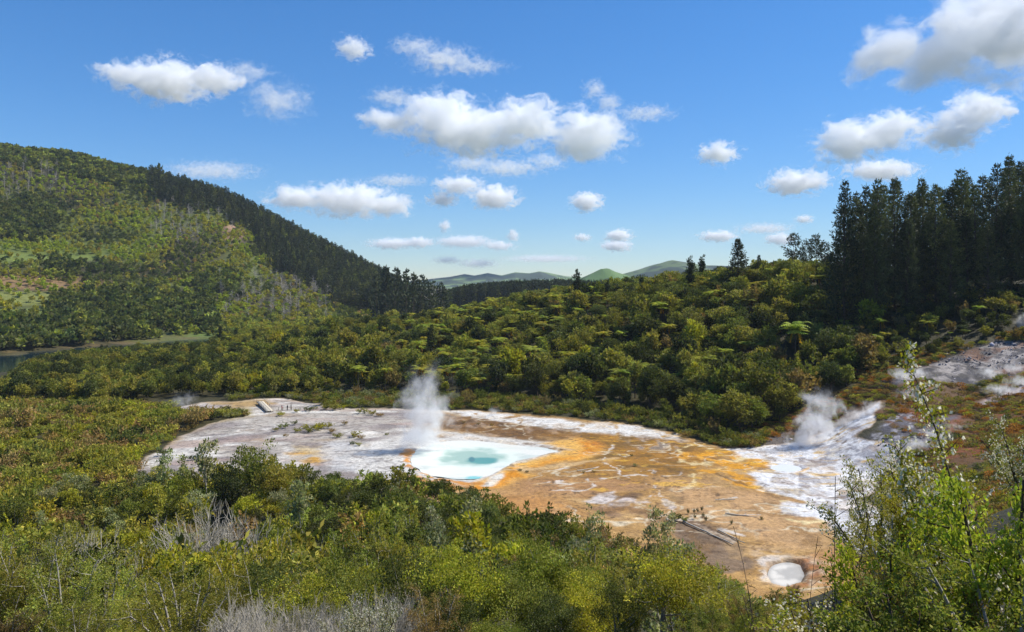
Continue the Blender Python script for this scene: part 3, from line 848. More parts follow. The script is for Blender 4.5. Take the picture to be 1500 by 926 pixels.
for ells, d, tau, label in STEAM:
    s = d / F
    c0 = np.mean([(e[0], e[1]) for e in ells], 0)
    E = [(((e[0] - c0[0]) * s, 0, -(e[1] - c0[1]) * s), (e[2] * s * 1.25, max(min(e[2], e[3] * 1.5), 5) * s * 1.1, e[3] * s * 1.3)) for k, e in enumerate(ells)]
    R = np.mean([min(e[2], e[3]) for e in ells]) * s
    ZT = max(c[2] + rr[2] for c, rr in E)
    me = hull('steam_plume', E, max(R * .12, .12), 1.25)
    me.materials.append(mat_vapour('steam_vapour', E, tau * 1.25 / R, 1.25 / R, 3.8, 1.0, .3, .7, detail=7.0, bias=.05, warp=(.55 / R, (R * 2.2, R * 1.4, R * 1.8)), fade=(-.2 * ZT, ZT, .15)))
    me.materials[0].cycles.volume_step_rate = .5
    o = mobj('steam_plume', me)
    o.location = P(c0[0], c0[1], d)
    tag(o, label, 'steam', 'steam rising from the vents')

# ------------------------------------------------------------------ the air itself
bm = bmesh.new(); bmesh.ops.create_cube(bm, size=1)
me = bpy.data.meshes.new('haze'); bm.to_mesh(me); bm.free()
hz = mobj('haze', me)
hz.scale = (9000, 6400, 420); hz.location = (0, 6400 / 2 - 400, 420 / 2 - 60)
m, nt, out = newmat('haze_air')
v = nd(nt, 'ShaderNodeVolumePrincipled'); v.inputs['Color'].default_value = (.74, .85, 1, 1); v.inputs['Density'].default_value = HAZE; v.inputs['Anisotropy'].default_value = .1
nt.links.new(v.outputs[0], out.inputs['Volume'])
me.materials.append(m)
tag(hz, 'thin blue haze in the valley air', 'haze', kind='stuff')
# ------------------------------------------------------------------ plants: leaf and twig generators
def unit(v):
    return v / (np.linalg.norm(v, axis=-1, keepdims=True) + 1e-9)


class Plant:
    """collects leaf quads, wood tubes and flower quads"""
    def __init__(self, seed, nb=0.0):
        self.nb = nb
        self.r = np.random.RandomState(seed)
        self.lv, self.lc, self.wv, self.wf, self.fv = [], [], [], [], []
        self.nw = 0

    def leaves(self, p, axis, L, W, tint=None, flower=False, cup=0.0):
        n = len(p)
        if n == 0: return
        r = self.r
        axis = unit(axis)
        side = unit(np.cross(axis, r.normal(size=(n, 3)) + np.array([.35, .1, 1]) * (self.nb if not flower else 0)))
        L = np.broadcast_to(np.asarray(L, float), (n,))[:, None] * r.uniform(.7, 1.3, (n, 1)); W = np.broadcast_to(np.asarray(W, float), (n,))[:, None] * r.uniform(.75, 1.25, (n, 1))
        nrm = np.cross(axis, side)
        q = np.stack([p, p + axis * L * .5 + side * W * .5 + nrm * W * cup, p + axis * L, p + axis * L * .5 - side * W * .5 + nrm * W * cup], 1)
        if flower:
            self.fv.append(q); return
        if tint is None:
            b = r.lognormal(0, .22, (n, 1)); h = r.normal(0, .10, (n, 1))
            tint = b * np.concatenate([1 + h, np.ones((n, 1)), 1 - h], 1)
        self.lv.append(q); self.lc.append(np.broadcast_to(tint, (n, 3)))

    def quads(self, q, tint):
        self.lv.append(q); self.lc.append(np.broadcast_to(tint, (len(q), 3)))

    def tube(self, pts, r0, r1, k=4):
        pts = np.asarray(pts, float); n = len(pts)
        t = unit(np.gradient(pts, axis=0))
        a = unit(np.cross(t, np.array([.3, .9, .1]) + 0 * t)); b = np.cross(t, a)
        rr = np.linspace(r0, r1, n)[:, None, None]
        an = np.arange(k) * 2 * np.pi / k
        v = pts[:, None, :] + rr * (a[:, None, :] * np.cos(an)[None, :, None] + b[:, None, :] * np.sin(an)[None, :, None])
        self.wv.append(v.reshape(-1, 3))
        i = np.arange(n - 1)[:, None] * k + np.arange(k)[None]
        j = np.arange(n - 1)[:, None] * k + (np.arange(k)[None] + 1) % k
        self.wf.append((np.stack([i, j, j + k, i + k], -1) + self.nw).reshape(-1, 4))
        self.nw += n * k

    def arr(self):
        lv = np.concatenate(self.lv) if self.lv else np.zeros((0, 4, 3))
        lc = np.concatenate(self.lc) if self.lc else np.zeros((0, 3))
        wv = np.concatenate(self.wv) if self.wv else np.zeros((0, 3))
        wf = np.concatenate(self.wf) if self.wf else np.zeros((0, 4), int)
        fv = np.concatenate(self.fv) if self.fv else np.zeros((0, 4, 3))
        return lv, lc, wv, wf, fv


def bez(a, b, c, n=5):
    t = np.linspace(0, 1, n)[:, None]
    return a * (1 - t) ** 2 + 2 * b * t * (1 - t) + c * t ** 2


def tea_tree(seed, Ht=3.5, R=1.6, stems=8, plumes=14, n=40, L=.11, W=.045, plume=.6, flat=.45, flowers=0, fl=.05, up=.55, lo=.3, wood=True):
    """feathery many-stemmed shrub: upright plumes of tiny leaves"""
    p = Plant(seed, .9); r = p.r
    for s in range(stems):
        th = 2 * np.pi * (s + r.uniform(0, .8)) / stems
        rad = R * (.15 + .8 * np.sqrt(r.rand()))
        tip = np.array([np.cos(th) * rad, np.sin(th) * rad, Ht * (1 - flat * (rad / R) ** 2) * r.uniform(.8, 1.06)])
        base = np.array([np.cos(th) * .12, np.sin(th) * .12, -.25])
        mid = base * .5 + tip * np.array([.3, .3, .55]) + r.normal(0, .1, 3) * R * .3
        path = bez(base, mid, tip, 7)
        if wood: p.tube(path, .02 + .012 * Ht, .006 + .002 * Ht, 4)
        for k in range(plumes):
            t = lo + (1 - lo) * (k + r.rand()) / plumes
            o = np.array([np.interp(t, np.linspace(0, 1, 7), path[:, i]) for i in range(3)])
            out = unit(np.array([np.cos(th), np.sin(th), 0]) * .5 + r.normal(0, .75, 3) * np.array([1, 1, .3]) + np.array([0, 0, up]))
            ln = plume * r.uniform(.6, 1.3) * (1.15 - .35 * t)
            e = o + out * ln
            if wood and n > 20 and k % 2 == 0: p.tube(np.stack([o, o * .5 + e * .5 + [0, 0, -.03], e]), .012, .003, 3)
            u = r.rand(n) ** .8
            pos = o + (e - o) * u[:, None] + r.normal(0, .13 * plume, (n, 3)) * (1.1 - .6 * u[:, None])
            ax = out * .6 + r.normal(0, .8, (n, 3)) + np.array([0, 0, .35])
            b = r.lognormal(0, .15)
            tint = b * r.lognormal(0, .2, (n, 1)) * np.concatenate([1 + r.normal(0, .09, (n, 1)), np.ones((n, 1)), np.full((n, 1), .9)], 1)
            p.leaves(pos, ax, L, W, tint)
            if flowers and r.rand() < .75:
                m = flowers
                u = r.rand(m) ** .6
                pos = o + (e - o) * u[:, None] + r.normal(0, .10 * plume, (m, 3))
                for ax in (r.normal(0, 1, (m, 3)), r.normal(0, 1, (m, 3))):
                    p.leaves(pos - unit(ax) * fl * .5, ax, fl, fl, flower=True)
    return p


def broadleaf(seed, Ht=3.2, R=1.7, clumps=40, n=60, L=.14, W=.08, cr=.45, trunk=.1, crown_lo=.25, shape=1.0, up=.5, wood=True, drop=0.0):
    """rounded crown of leaf clumps on forking limbs, uneven outline with gaps"""
    p = Plant(seed, 1.5); r = p.r
    zc, rz = Ht * (crown_lo + 1) / 2, Ht * (1 - crown_lo) / 2
    lobes = [(unit(r.normal(size=3) * [1, 1, .7]) * r.uniform(.2, .55), r.uniform(.5, .75)) for _ in range(6)]
    cs = []
    while len(cs) < clumps:
        c, rad = lobes[r.randint(6)]
        d = unit(r.normal(size=3)) * rad * r.uniform(.55, 1.0)
        q = c + d
        if np.linalg.norm(q) < 1.12 and r.rand() > drop: cs.append(q)
    cs = np.array(cs) * np.array([R, R, rz]) * shape + np.array([0, 0, zc])
    if wood:
        p.tube(bez(np.array([0, 0, -.3]), np.array([r.normal(0, .1), r.normal(0, .1), Ht * .25]), np.array([r.normal(0, .15), r.normal(0, .15), Ht * .6]), 5), trunk, trunk * .5, 6)
        for k in range(min(12, clumps // 4)):
            c = cs[r.randint(len(cs))]
            a = np.array([0, 0, Ht * r.uniform(.12, .5)])
            p.tube(bez(a, (a + c) * .5 + [0, 0, -.1 * Ht * r.rand()], c, 4), trunk * .45, trunk * .12, 4)
    for c in cs:
        d = unit(r.normal(size=(n, 3)) + np.array([0, 0, .35]))
        rad = cr * r.uniform(.7, 1.25)
        pos = c + d * rad * (r.rand(n, 1) ** .4) * np.array([1, 1, .75])
        ax = d * .5 + r.normal(0, .55, (n, 3)) + np.array([0, 0, up])
        b = r.lognormal(0, .2)
        tint = b * r.lognormal(0, .18, (n, 1)) * np.concatenate([1 + r.normal(0, .08, (n, 1)), np.ones((n, 1)), np.full((n, 1), .9)], 1)
        p.leaves(pos, ax, L, W, tint)
    return p


def bare_shrub(seed, Ht=2.4, stems=9, spread=.9, depth=4, r0=.03, leafy=0):
    p = Plant(seed); r = p.r

    def grow(a, d, ln, rad, k):
        e = a + d * ln
        m = (a + e) / 2 + r.normal(0, .06, 3) * ln
        p.tube(np.stack([a, m, e]), rad, rad * .62, 4 if k > 1 else 3)
        if k == 0:
            if leafy:
                p.leaves(e + r.normal(0, .07, (leafy, 3)), r.normal(0, 1, (leafy, 3)), .06, .04)
            return
        for _ in range(2 + (r.rand() < .6)):
            dd = unit(d + r.normal(0, .42, 3) + np.array([0, 0, .22]))
            grow(e if r.rand() < .75 else m, dd, ln * r.uniform(.6, .82), rad * .62, k - 1)
    for s in range(stems):
        th = r.rand() * 6.28
        d = unit(np.array([np.cos(th) * spread * r.rand(), np.sin(th) * spread * r.rand(), 1]))
        grow(np.array([np.cos(th) * .1, np.sin(th) * .1, -.2]), d, Ht * r.uniform(.24, .36), r0 * r.uniform(.7, 1.1), depth)
    return p


def tree_fern(seed, Ht=4.0, fronds=17, FL=2.6, seg=9, pin=.55, trunk=.14):
    p = Plant(seed); r = p.r
    p.tube(np.array([[0, 0, -.4], [.05, .03, Ht * .5], [0, 0, Ht]]), trunk, trunk * .8, 6)
    for k in range(fronds):
        th = 2 * np.pi * (k + r.uniform(-.3, .3)) / fronds
        el = r.uniform(.25, .8) if k % 3 else r.uniform(-.25, .25)
        ln = FL * r.uniform(.85, 1.12)
        a = np.array([0, 0, Ht]); h = np.array([np.cos(th), np.sin(th), 0])
        b = a + h * ln * .5 + np.array([0, 0, ln * el * .75]); c = a + h * ln * .98 + np.array([0, 0, ln * (el * .35 - .12)])
        path = bez(a, b, c, seg + 1)
        p.tube(path[::2], .02, .008, 3)
        tg = unit(np.gradient(path, axis=0)); sd = np.cross(tg, [0, 0, 1]); sd = unit(sd); nr = np.cross(sd, tg)
        br = r.lognormal(0, .16) * np.array([1 + r.normal(0, .08), 1, .8])
        for i in range(seg):
            t = (i + .5) / seg
            w = pin * ln * .55 * np.sin(np.pi * min(1, .16 + .84 * t) ** .85) + .03
            for sg in (-1, 1):
                o0, o1 = path[i], path[i + 1]
                fwd = tg[i] * w * .35
                drop = -nr[i] * w * .22
                e0 = o0 + sg * sd[i] * w + fwd + drop
                q = np.stack([o0, o0 * .25 + o1 * .75, e0 + (o1 - o0) * .55, e0])
                p.quads(q[None], br * r.lognormal(0, .12))
    # skirt of dead brown fronds
    for k in range(5):
        th = r.rand() * 6.28; h = np.array([np.cos(th), np.sin(th), 0])
        a = np.array([0, 0, Ht * .97]); b = a + h * FL * .35 + [0, 0, -.1]; c = a + h * FL * .45 + [0, 0, -FL * .55]
        pth = bez(a, b, c, 5); sd = np.cross(h, [0, 0, 1])
        for i in range(4):
            q = np.stack([pth[i] - sd * .15, pth[i] + sd * .15, pth[i + 1] + sd * .14, pth[i + 1] - sd * .14])
            p.quads(q[None], np.array([1.1, .55, .35]))
    return p


def pine(seed, Ht=34, R=5.0, whorls=26, per=6, n=16, L=.9, W=.28, lo=.12, trunk=.38, up=.45, rnd=.0, bare=.0):
    """conifer: whorled branches with upturned tips carrying needle tufts, a spiky leader"""
    p = Plant(seed, .8); r = p.r
    lean = r.normal(0, .01, 2) * Ht
    p.tube(np.array([[0, 0, -1], [lean[0] * .3, lean[1] * .3, Ht * .5], [lean[0], lean[1], Ht * .985]]), trunk, .05, 6)
    for w in range(whorls):
        t = lo + (1 - lo) * (w + r.uniform(-.3, .3)) / whorls
        t = min(max(t, lo), .985)
        if rnd:
            ln = R * np.sqrt(max(.02, 1 - ((t - .62) / .40) ** 2)) * r.uniform(.6, 1.15)
        else:
            ln = R * ((1 - t) ** .85 * .97 + .03) * (1 if t > .25 else .8 + t * .8)
        z = Ht * t
        c = np.array([lean[0] * t, lean[1] * t, z])
        if r.rand() < bare: continue
        for k in range(per):
            th = 2 * np.pi * (k + r.uniform(-.4, .4)) / per + w * 1.3
            l2 = ln * r.uniform(.6, 1.18)
            el = up * r.uniform(.3, 1.1) + .35 * t
            h = np.array([np.cos(th), np.sin(th), 0])
            a = c; b = c + h * l2 * .6 + [0, 0, l2 * el * .2]; e = c + h * l2 + [0, 0, l2 * el]
            pth = bez(a, b, e, 6)
            if k % 2 == 0: p.tube(pth[::2] if len(pth) > 4 else pth, .05 + .012 * l2, .02, 3)
            m = max(4, int(n * (.35 + .65 * l2 / R)))
            u = .25 + .75 * r.rand(m) ** .75
            pos = np.stack([np.interp(u, np.linspace(0, 1, 6), pth[:, i]) for i in range(3)], 1) + r.normal(0, .16 + .03 * l2, (m, 3))
            ax = h * .8 + np.array([0, 0, .55]) + r.normal(0, .55, (m, 3))
            p.leaves(pos, ax, L * r.uniform(.7, 1.2) * (1 if t < .8 else 1 - 2.2 * (t - .8)), W * (1.15 if t < .6 else 1), r.lognormal(0, .16) * r.lognormal(0, .18, (m, 1)) * np.ones((1, 3)))
    m = 7
    pos = np.stack([np.full(m, lean[0]), np.full(m, lean[1]), Ht * (.94 + .055 * r.rand(m))], 1)
    p.leaves(pos, r.normal(0, .22, (m, 3)) + [0, 0, 1], L * .55, W * .45)
    return p


def far_dead(seed, Ht=13, n=26):
    """grey leafless tree seen from far off: pale trunk and thin raised branches"""
    p = Plant(seed); r = p.r
    p.tube(np.array([[0, 0, -1], [0, 0, Ht * .5], [r.normal(0, .2), 0, Ht]]), .3, .1, 3)
    for k in range(n):
        z = Ht * r.uniform(.25, .98); th = r.rand() * 6.28; l = (Ht - z) * .35 + r.uniform(.6, 1.8)
        a = np.array([0, 0, z]); p.tube(np.stack([a, a + np.array([np.cos(th) * l, np.sin(th) * l, l * .55])]), .13, .05, 3)
    return p


def heath(seed, R=1.1, Ht=.7, n=220, L=.3, W=.14):
    p = Plant(seed, 1.2); r = p.r
    d = unit(r.normal(size=(n, 3))); d[:, 2] = np.abs(d[:, 2])
    pos = d * np.array([R, R, Ht]) * (r.rand(n, 1) ** .3)
    p.leaves(pos, d + r.normal(0, .6, (n, 3)) + [0, 0, .3], L, W)
    return p


def spray(seed, Ht=3.0, lean=.35, stems=3, twigs=26, n=26, L=.055, W=.032, flowers=0, fl=.045, tw=.45, thick=.016, arch=.5):
    """a few long arching shoots set with short leafy side twigs"""
    p = Plant(seed, .8); r = p.r
    for s in range(stems):
        th = r.uniform(-.5, .5) + np.pi
        h = np.array([np.cos(th), np.sin(th), 0])
        sc = 1.0 if s == 0 else r.uniform(.5, .8)
        a = np.array([r.normal(0, .08), r.normal(0, .08), -.2]); c = a + h * lean * Ht * sc * r.uniform(.8, 1.1) + [0, 0, Ht * sc]; b = a + h * lean * Ht * .15 + [0, 0, Ht * sc * .65]
        pth = bez(a, b, c, 9)
        p.tube(pth, thick, .004, 4)
        for k in range(twigs):
            t = .12 + .88 * (k + r.rand()) / twigs
            o = np.array([np.interp(t, np.linspace(0, 1, 9), pth[:, i]) for i in range(3)])
            d = unit(r.normal(0, 1, 3) * [1, 1, .4] + [0, 0, arch])
            ln = tw * (1.15 - t) * r.uniform(.5, 1.2) + .05
            e = o + d * ln
            p.tube(np.stack([o, e]), .005, .002, 3)
            u = r.rand(n)
            pos = o + (e - o) * u[:, None] + r.normal(0, .03, (n, 3))
            p.leaves(pos, d * .4 + r.normal(0, .8, (n, 3)), L, W)
            if flowers:
                u = r.rand(flowers); pos = o + (e - o) * u[:, None] + r.normal(0, .04, (flowers, 3))
                for ax in (r.normal(0, 1, (flowers, 3)), r.normal(0, 1, (flowers, 3))):
                    p.leaves(pos, ax, fl, fl, flower=True)
    return p


def tussock(seed, n=60, Ht=.7, spread=.5, W=.035, seeds=False):
    p = Plant(seed); r = p.r
    a = r.normal(0, .09, (n, 3)) * [1, 1, 0]
    d = unit(r.normal(0, spread, (n, 3)) * [1, 1, .2] + [0, 0, 1])
    p.leaves(a - d * .05, d, Ht, W)
    return p
# ------------------------------------------------------------------ plant prototypes
M_FINE = mat_leaf('fine_leaf', .7, .36, .08)
M_BROAD = mat_leaf('broad_leaf', .6, .36, .12)
M_FERN = mat_leaf('fern_frond', .6, .42, .12)
M_NEEDLE = mat_leaf('needle_leaf', .6, .15, .15)
M_BARK = mat_plain('brown_bark', (.085, .065, .048), .9)
M_GREYBARK = mat_plain('grey_bark', (.30, .275, .235), .9, .3, 9)
M_PALE = mat_plain('bleached_wood', (.42, .38, .31), .9, .25, 9)
M_FLOWER = mat_plain('white_flower', (.80, .76, .60), .7, .12, 20, .1)
_nt = M_FLOWER.node_tree
_p = [n for n in _nt.nodes if n.type == 'BSDF_PRINCIPLED'][0]; _o = [n for n in _nt.nodes if n.type == 'OUTPUT_MATERIAL'][0]
_t = nd(_nt, 'ShaderNodeBsdfTranslucent'); _t.inputs[0].default_value = (.85, .80, .60, 1)
_m = nd(_nt, 'ShaderNodeMixShader'); _m.inputs[0].default_value = .45
_nt.links.new(_p.outputs[0], _m.inputs[1]); _nt.links.new(_t.outputs[0], _m.inputs[2]); _nt.links.new(_m.outputs[0], _o.inputs[0])
PROTO = {}


def proto(key, plants, leaf, bark, noun_kind=None):
    out = []
    for p in plants:
        lv, lc, wv, wf, fv = p.arr()
        nl, nf = len(lv), len(fv)
        v = np.concatenate([lv.reshape(-1, 3), wv, fv.reshape(-1, 3)])
        f = np.concatenate([np.arange(nl * 4).reshape(-1, 4), wf + nl * 4, np.arange(nf * 4).reshape(-1, 4) + nl * 4 + len(wv)])
        c = np.concatenate([np.repeat(lc, 4, 0), np.ones((len(wv) + nf * 4, 3))])
        m = np.concatenate([np.zeros(nl, int), np.ones(len(wf), int), np.full(nf, 2)])
        zmax = v[:, 2].max(); rad = np.percentile(np.hypot(v[:, 0], v[:, 1]), 92)
        out.append(dict(v=v, f=f, c=c, m=m, mats=(leaf, bark, M_FLOWER), h=zmax, r=rad, nl=nl, nw=len(wf), nf=nf, nwv=len(wv), me=None, parts=None))
    PROTO[key] = out


def whole_mesh(pr, name):
    if pr['me'] is None:
        pr['me'] = npmesh(name, pr['v'], pr['f'], pr['mats'], pr['c'], pr['m'])
    return pr['me']


def part_meshes(pr, names):
    if pr['parts'] is None:
        a, b = pr['nl'] * 4, pr['nl'] * 4 + pr['nwv']
        d = []
        for nm, (lo, hi), (f0, f1), mat in ((names[0], (0, a), (0, pr['nl']), 0), (names[1], (a, b), (pr['nl'], pr['nl'] + pr['nw']), 1), (names[2], (b, len(pr['v'])), (pr['nl'] + pr['nw'], len(pr['f'])), 2)):
            if f1 > f0:
                d.append((nm, npmesh(nm, pr['v'][lo:hi], pr['f'][f0:f1] - lo, (pr['mats'][mat],), pr['c'][lo:hi])))
        pr['parts'] = d
    return pr['parts']


NP = 4
proto('tea_near', [tea_tree(100 + i, 2.8, 1.4, 9, 17, 90, .062, .022, .6) for i in range(4)], M_FINE, M_GREYBARK)
proto('tea_mid', [tea_tree(120 + i, 3.4, 1.6, 8, 13, 30, .16, .06, .66) for i in range(6)], M_FINE, M_GREYBARK)
proto('tea_far', [tea_tree(140 + i, 3.2, 1.7, 7, 8, 9, .42, .2, .8, wood=False) for i in range(6)], M_FINE, M_GREYBARK)
proto('broad_near', [broadleaf(200 + i, 3.0, 1.5, 60, 120, .068, .042, .36, .05, .12) for i in range(3)], M_BROAD, M_GREYBARK)
proto('broad_mid', [broadleaf(220 + i, 3.6, 1.6, 46, 46, .17, .11, .42, .07, .12) for i in range(5)], M_BROAD, M_GREYBARK)
proto('broad_far', [broadleaf(245 + i, 3.4, 1.6, 34, 10, .36, .24, .45, .07, .12) for i in range(3)], M_BROAD, M_GREYBARK)
proto('spire_mid', [broadleaf(230 + i, 4.6, .85, 26, 34, .2, .12, .42, .05, .10) for i in range(3)], M_BROAD, M_PALE)
proto('low_scrub', [tea_tree(240 + i, 1.9, 1.9, 7, 6, 9, .42, .2, .75, flat=.35, up=.4, wood=False) for i in range(6)], M_FINE, M_GREYBARK)
proto('grey_bush', [bare_shrub(260 + i, 2.0, 15, 1.15, 4, .026, 0) for i in range(4)], M_FINE, M_PALE)
proto('grey_leafy', [bare_shrub(270 + i, 2.6, 9, .8, 4, .026, 2) for i in range(3)], M_BROAD, M_GREYBARK)
proto('flower_near', [tea_tree(280 + i, 2.3, 1.25, 8, 15, 46, .055, .026, .55, flowers=16, fl=.045) for i in range(3)], M_BROAD, M_BARK)
proto('leafy_near', [tea_tree(290 + i, 2.4, 1.1, 9, 17, 75, .055, .030, .5, up=.75, lo=.2) for i in range(3)], M_BROAD, M_BARK)
proto('spray_flower', [spray(295 + i, 3.0, .35, 4, 44, 28, .036, .02, flowers=6, fl=.034) for i in range(2)], M_BROAD, M_BARK)
proto('spray_twig', [spray(298 + i, 2.4, .2, 4, 17, 6, .026, .016, tw=.5, thick=.007) for i in range(3)], M_BROAD, M_BARK)
proto('spray_bare', [spray(305 + i, 2.4, .2, 3, 12, 2, .025, .015, tw=.45, thick=.006) for i in range(2)], M_BROAD, M_BARK)
proto('big_tree', [broadleaf(315 + i, 11, 5.2, 95, 34, .55, .36, 1.2, .3, .12) for i in range(3)], M_BROAD, M_BARK)
proto('tall_bush', [broadleaf(311 + i, 7.5, 3.0, 80, 60, .26, .17, .8, .16, .1) for i in range(2)], M_BROAD, M_BARK)
proto('forest', [broadleaf(300 + i, 7.5, 2.9, 46, 20, .62, .4, .85, .16, .15) for i in range(6)], M_BROAD, M_BARK)
proto('forest_soft', [tea_tree(320 + i, 6.5, 2.4, 8, 10, 12, .62, .28, 1.2, up=.7, wood=False) for i in range(4)], M_FINE, M_BARK)
proto('fern', [tree_fern(340 + i, 4.6, 16, 2.5, 8) for i in range(4)], M_FERN, M_BARK)
proto('column', [broadleaf(360 + i, 14, 2.0, 60, 22, .6, .34, .7, .22, .08, up=.9) for i in range(3)], M_NEEDLE, M_BARK)
proto('pine', [pine(380 + i, 34, 7.4, 24, 6, 46, .9, .26, up=.62, lo=.1) for i in range(4)], M_NEEDLE, M_BARK)
proto('young_pine', [pine(390, 18, 5.0, 20, 7, 40, .75, .26, lo=.04)], M_NEEDLE, M_BARK)
proto('umbrella_pine', [pine(394 + i, 17, 4.2, 14, 6, 18, .85, .35, lo=.5, up=.15, rnd=1, trunk=.25, bare=.2) for i in range(3)], M_NEEDLE, M_BARK)
proto('hill_pine', [pine(400 + i, 22, 4.6, 11, 5, 6, 2.2, 1.0, lo=.12, trunk=.3) for i in range(4)], M_NEEDLE, M_BARK)
proto('hill_round', [broadleaf(410 + i, 6.5, 3.0, 16, 5, 1.8, 1.4, 1.0, .15, .0, wood=False) for i in range(5)], M_FINE, M_BARK)
proto('hill_dead', [far_dead(420 + i) for i in range(4)], M_FINE, M_GREYBARK)
proto('heath', [heath(430 + i) for i in range(5)], M_FINE, M_BARK)
proto('tuft', [tussock(440 + i, 50, .75, .3) for i in range(3)], M_FINE, M_BARK)

# plant colours (albedo)
TINT = {'pine green': (.090, .105, .034), 'olive': (.205, .196, .040), 'dark green': (.070, .082, .024), 'yellow green': (.325, .310, .034), 'grey green': (.210, .220, .120), 'brownish': (.215, .155, .062), 'mid green': (.140, .156, .032),
        'bright green': (.245, .285, .036), 'deep green': (.044, .056, .022), 'orange brown': (.30, .14, .035), 'grey': (1, 1, 1)}

# ------------------------------------------------------------------ scatter
def line_y(px, pts):
    a = np.array(pts, float)
    return np.interp(px, a[:, 0], a[:, 1])


FORE_TOP = [(-300, 640), (0, 640), (100, 652), (200, 690), (225, 684), (250, 676), (300, 672), (330, 660), (370, 655), (420, 664), (445, 684), (480, 692), (560, 688), (620, 692), (680, 706), (700, 714), (740, 724), (760, 736), (800, 742),
            (850, 746), (880, 760), (930, 768), (980, 786), (1010, 794), (1060, 806), (1090, 850), (1125, 868), (1190, 864), (1215, 852), (1240, 800), (1255, 730), (1275, 712), (1300, 690), (1340, 664), (1400, 612), (1500, 575), (1700, 520)]
MID_TOP = [(200, 500), (300, 492), (340, 482), (400, 474), (450, 468), (500, 461), (560, 458), (600, 456), (640, 452), (660, 447), (700, 440), (750, 432), (780, 424), (830, 414), (870, 410), (900, 404), (950, 402), (1000, 398), (1060, 394),
           (1100, 384), (1150, 378), (1200, 376), (1240, 390), (1300, 400), (1700, 400)]
RIV_TOP = [(-100, 580), (0, 552), (20, 538), (50, 520), (100, 512), (150, 508), (200, 506), (300, 503), (318, 482), (380, 478), (500, 470)]
FAR_TOP = [(560, 440), (630, 436), (650, 424), (680, 415), (720, 411), (760, 408), (830, 406), (870, 409), (900, 407), (960, 404), (1010, 395), (1060, 388), (1200, 380)]
HILLP_TOP = [(-200, 160), (0, 200), (100, 216), (200, 240), (232, 246), (270, 258), (330, 272), (380, 296), (430, 325), (480, 352), (530, 378), (562, 394), (600, 420), (650, 440)]
ITEMS = []        # every plant: dict(kind, key, var, x, y, z, rot, s, sz, tint, zone, d, px, py)
RS = np.random.RandomState(99)
RF = np.random.RandomState(77)


LIFT = {'forest': 1.05, 'river': 1.1, 'hill': 1.6, 'slope': 1.2, 'flat': 1.3, 'heath': 1.1, 'near_right': 1.3}


def put(kind, key, x, y, s, sz, tint, zone, z=None, jit=.16, rot=None, var=None, keep=False, lift=0.0):
    pr = PROTO[key]
    v = RS.randint(len(pr)) if var is None else var
    z = float(H(x, y)[0]) if z is None else z
    col = np.array(TINT[tint]) * RS.lognormal(0, jit) * np.array([1.05 + RS.normal(0, .05), 1, 1 + RS.normal(0, .1)]) if tint != 'grey' else np.ones(3)
    if key not in ('hill_pine', 'pine') and tint != 'grey': col = col * LIFT.get(zone, 1.0)
    ITEMS.append(dict(kind=kind, key=key, var=v, x=x, y=y, z=z + lift, rot=RS.rand() * 6.283 if rot is None else rot, s=s, sz=sz, tint=tint, col=np.clip(col * min(1, .33 / col.max()) if tint != 'grey' else col, 0, 1), zone=zone, keep=keep))
    return ITEMS[-1]


def jgrid(x0, x1, y0, y1, sp, seed):
    r = np.random.RandomState(seed)
    a = np.arange(x0, x1, sp); b = np.arange(y0, y1, sp * .9)
    X, Y = np.meshgrid(a, b)
    X = X + (np.arange(len(b)) % 2)[:, None] * sp * .5
    X = X + r.uniform(-.42, .42, X.shape) * sp; Y = Y + r.uniform(-.42, .42, Y.shape) * sp
    return X.ravel(), Y.ravel()


def fit(x, y, z, s, sz, pr, line, mins=.45, jit=3.0):
    """shrink a plant until its top stays under the canopy line; None when it would become a stub"""
    d = y; px = CX + F * x / d
    w = pr['r'] * s * F / d * .8
    lim = max(line_y(px, line), line_y(px - w, line), line_y(px + w, line))
    lim = lim + RF.normal(0, jit)
    ztop = CZ + (HY - lim) / F * d
    k = (ztop - z) / (pr['h'] * s * sz)
    if k >= 1: return s, sz
    if k < mins: return None
    return s * (.5 + .5 * k), sz * k / (.5 + .5 * k)


def pick(r, table):
    names, ws = zip(*table); ws = np.array(ws, float)
    return names[r.choice(len(names), p=ws / ws.sum())]


r = np.random.RandomState(5)
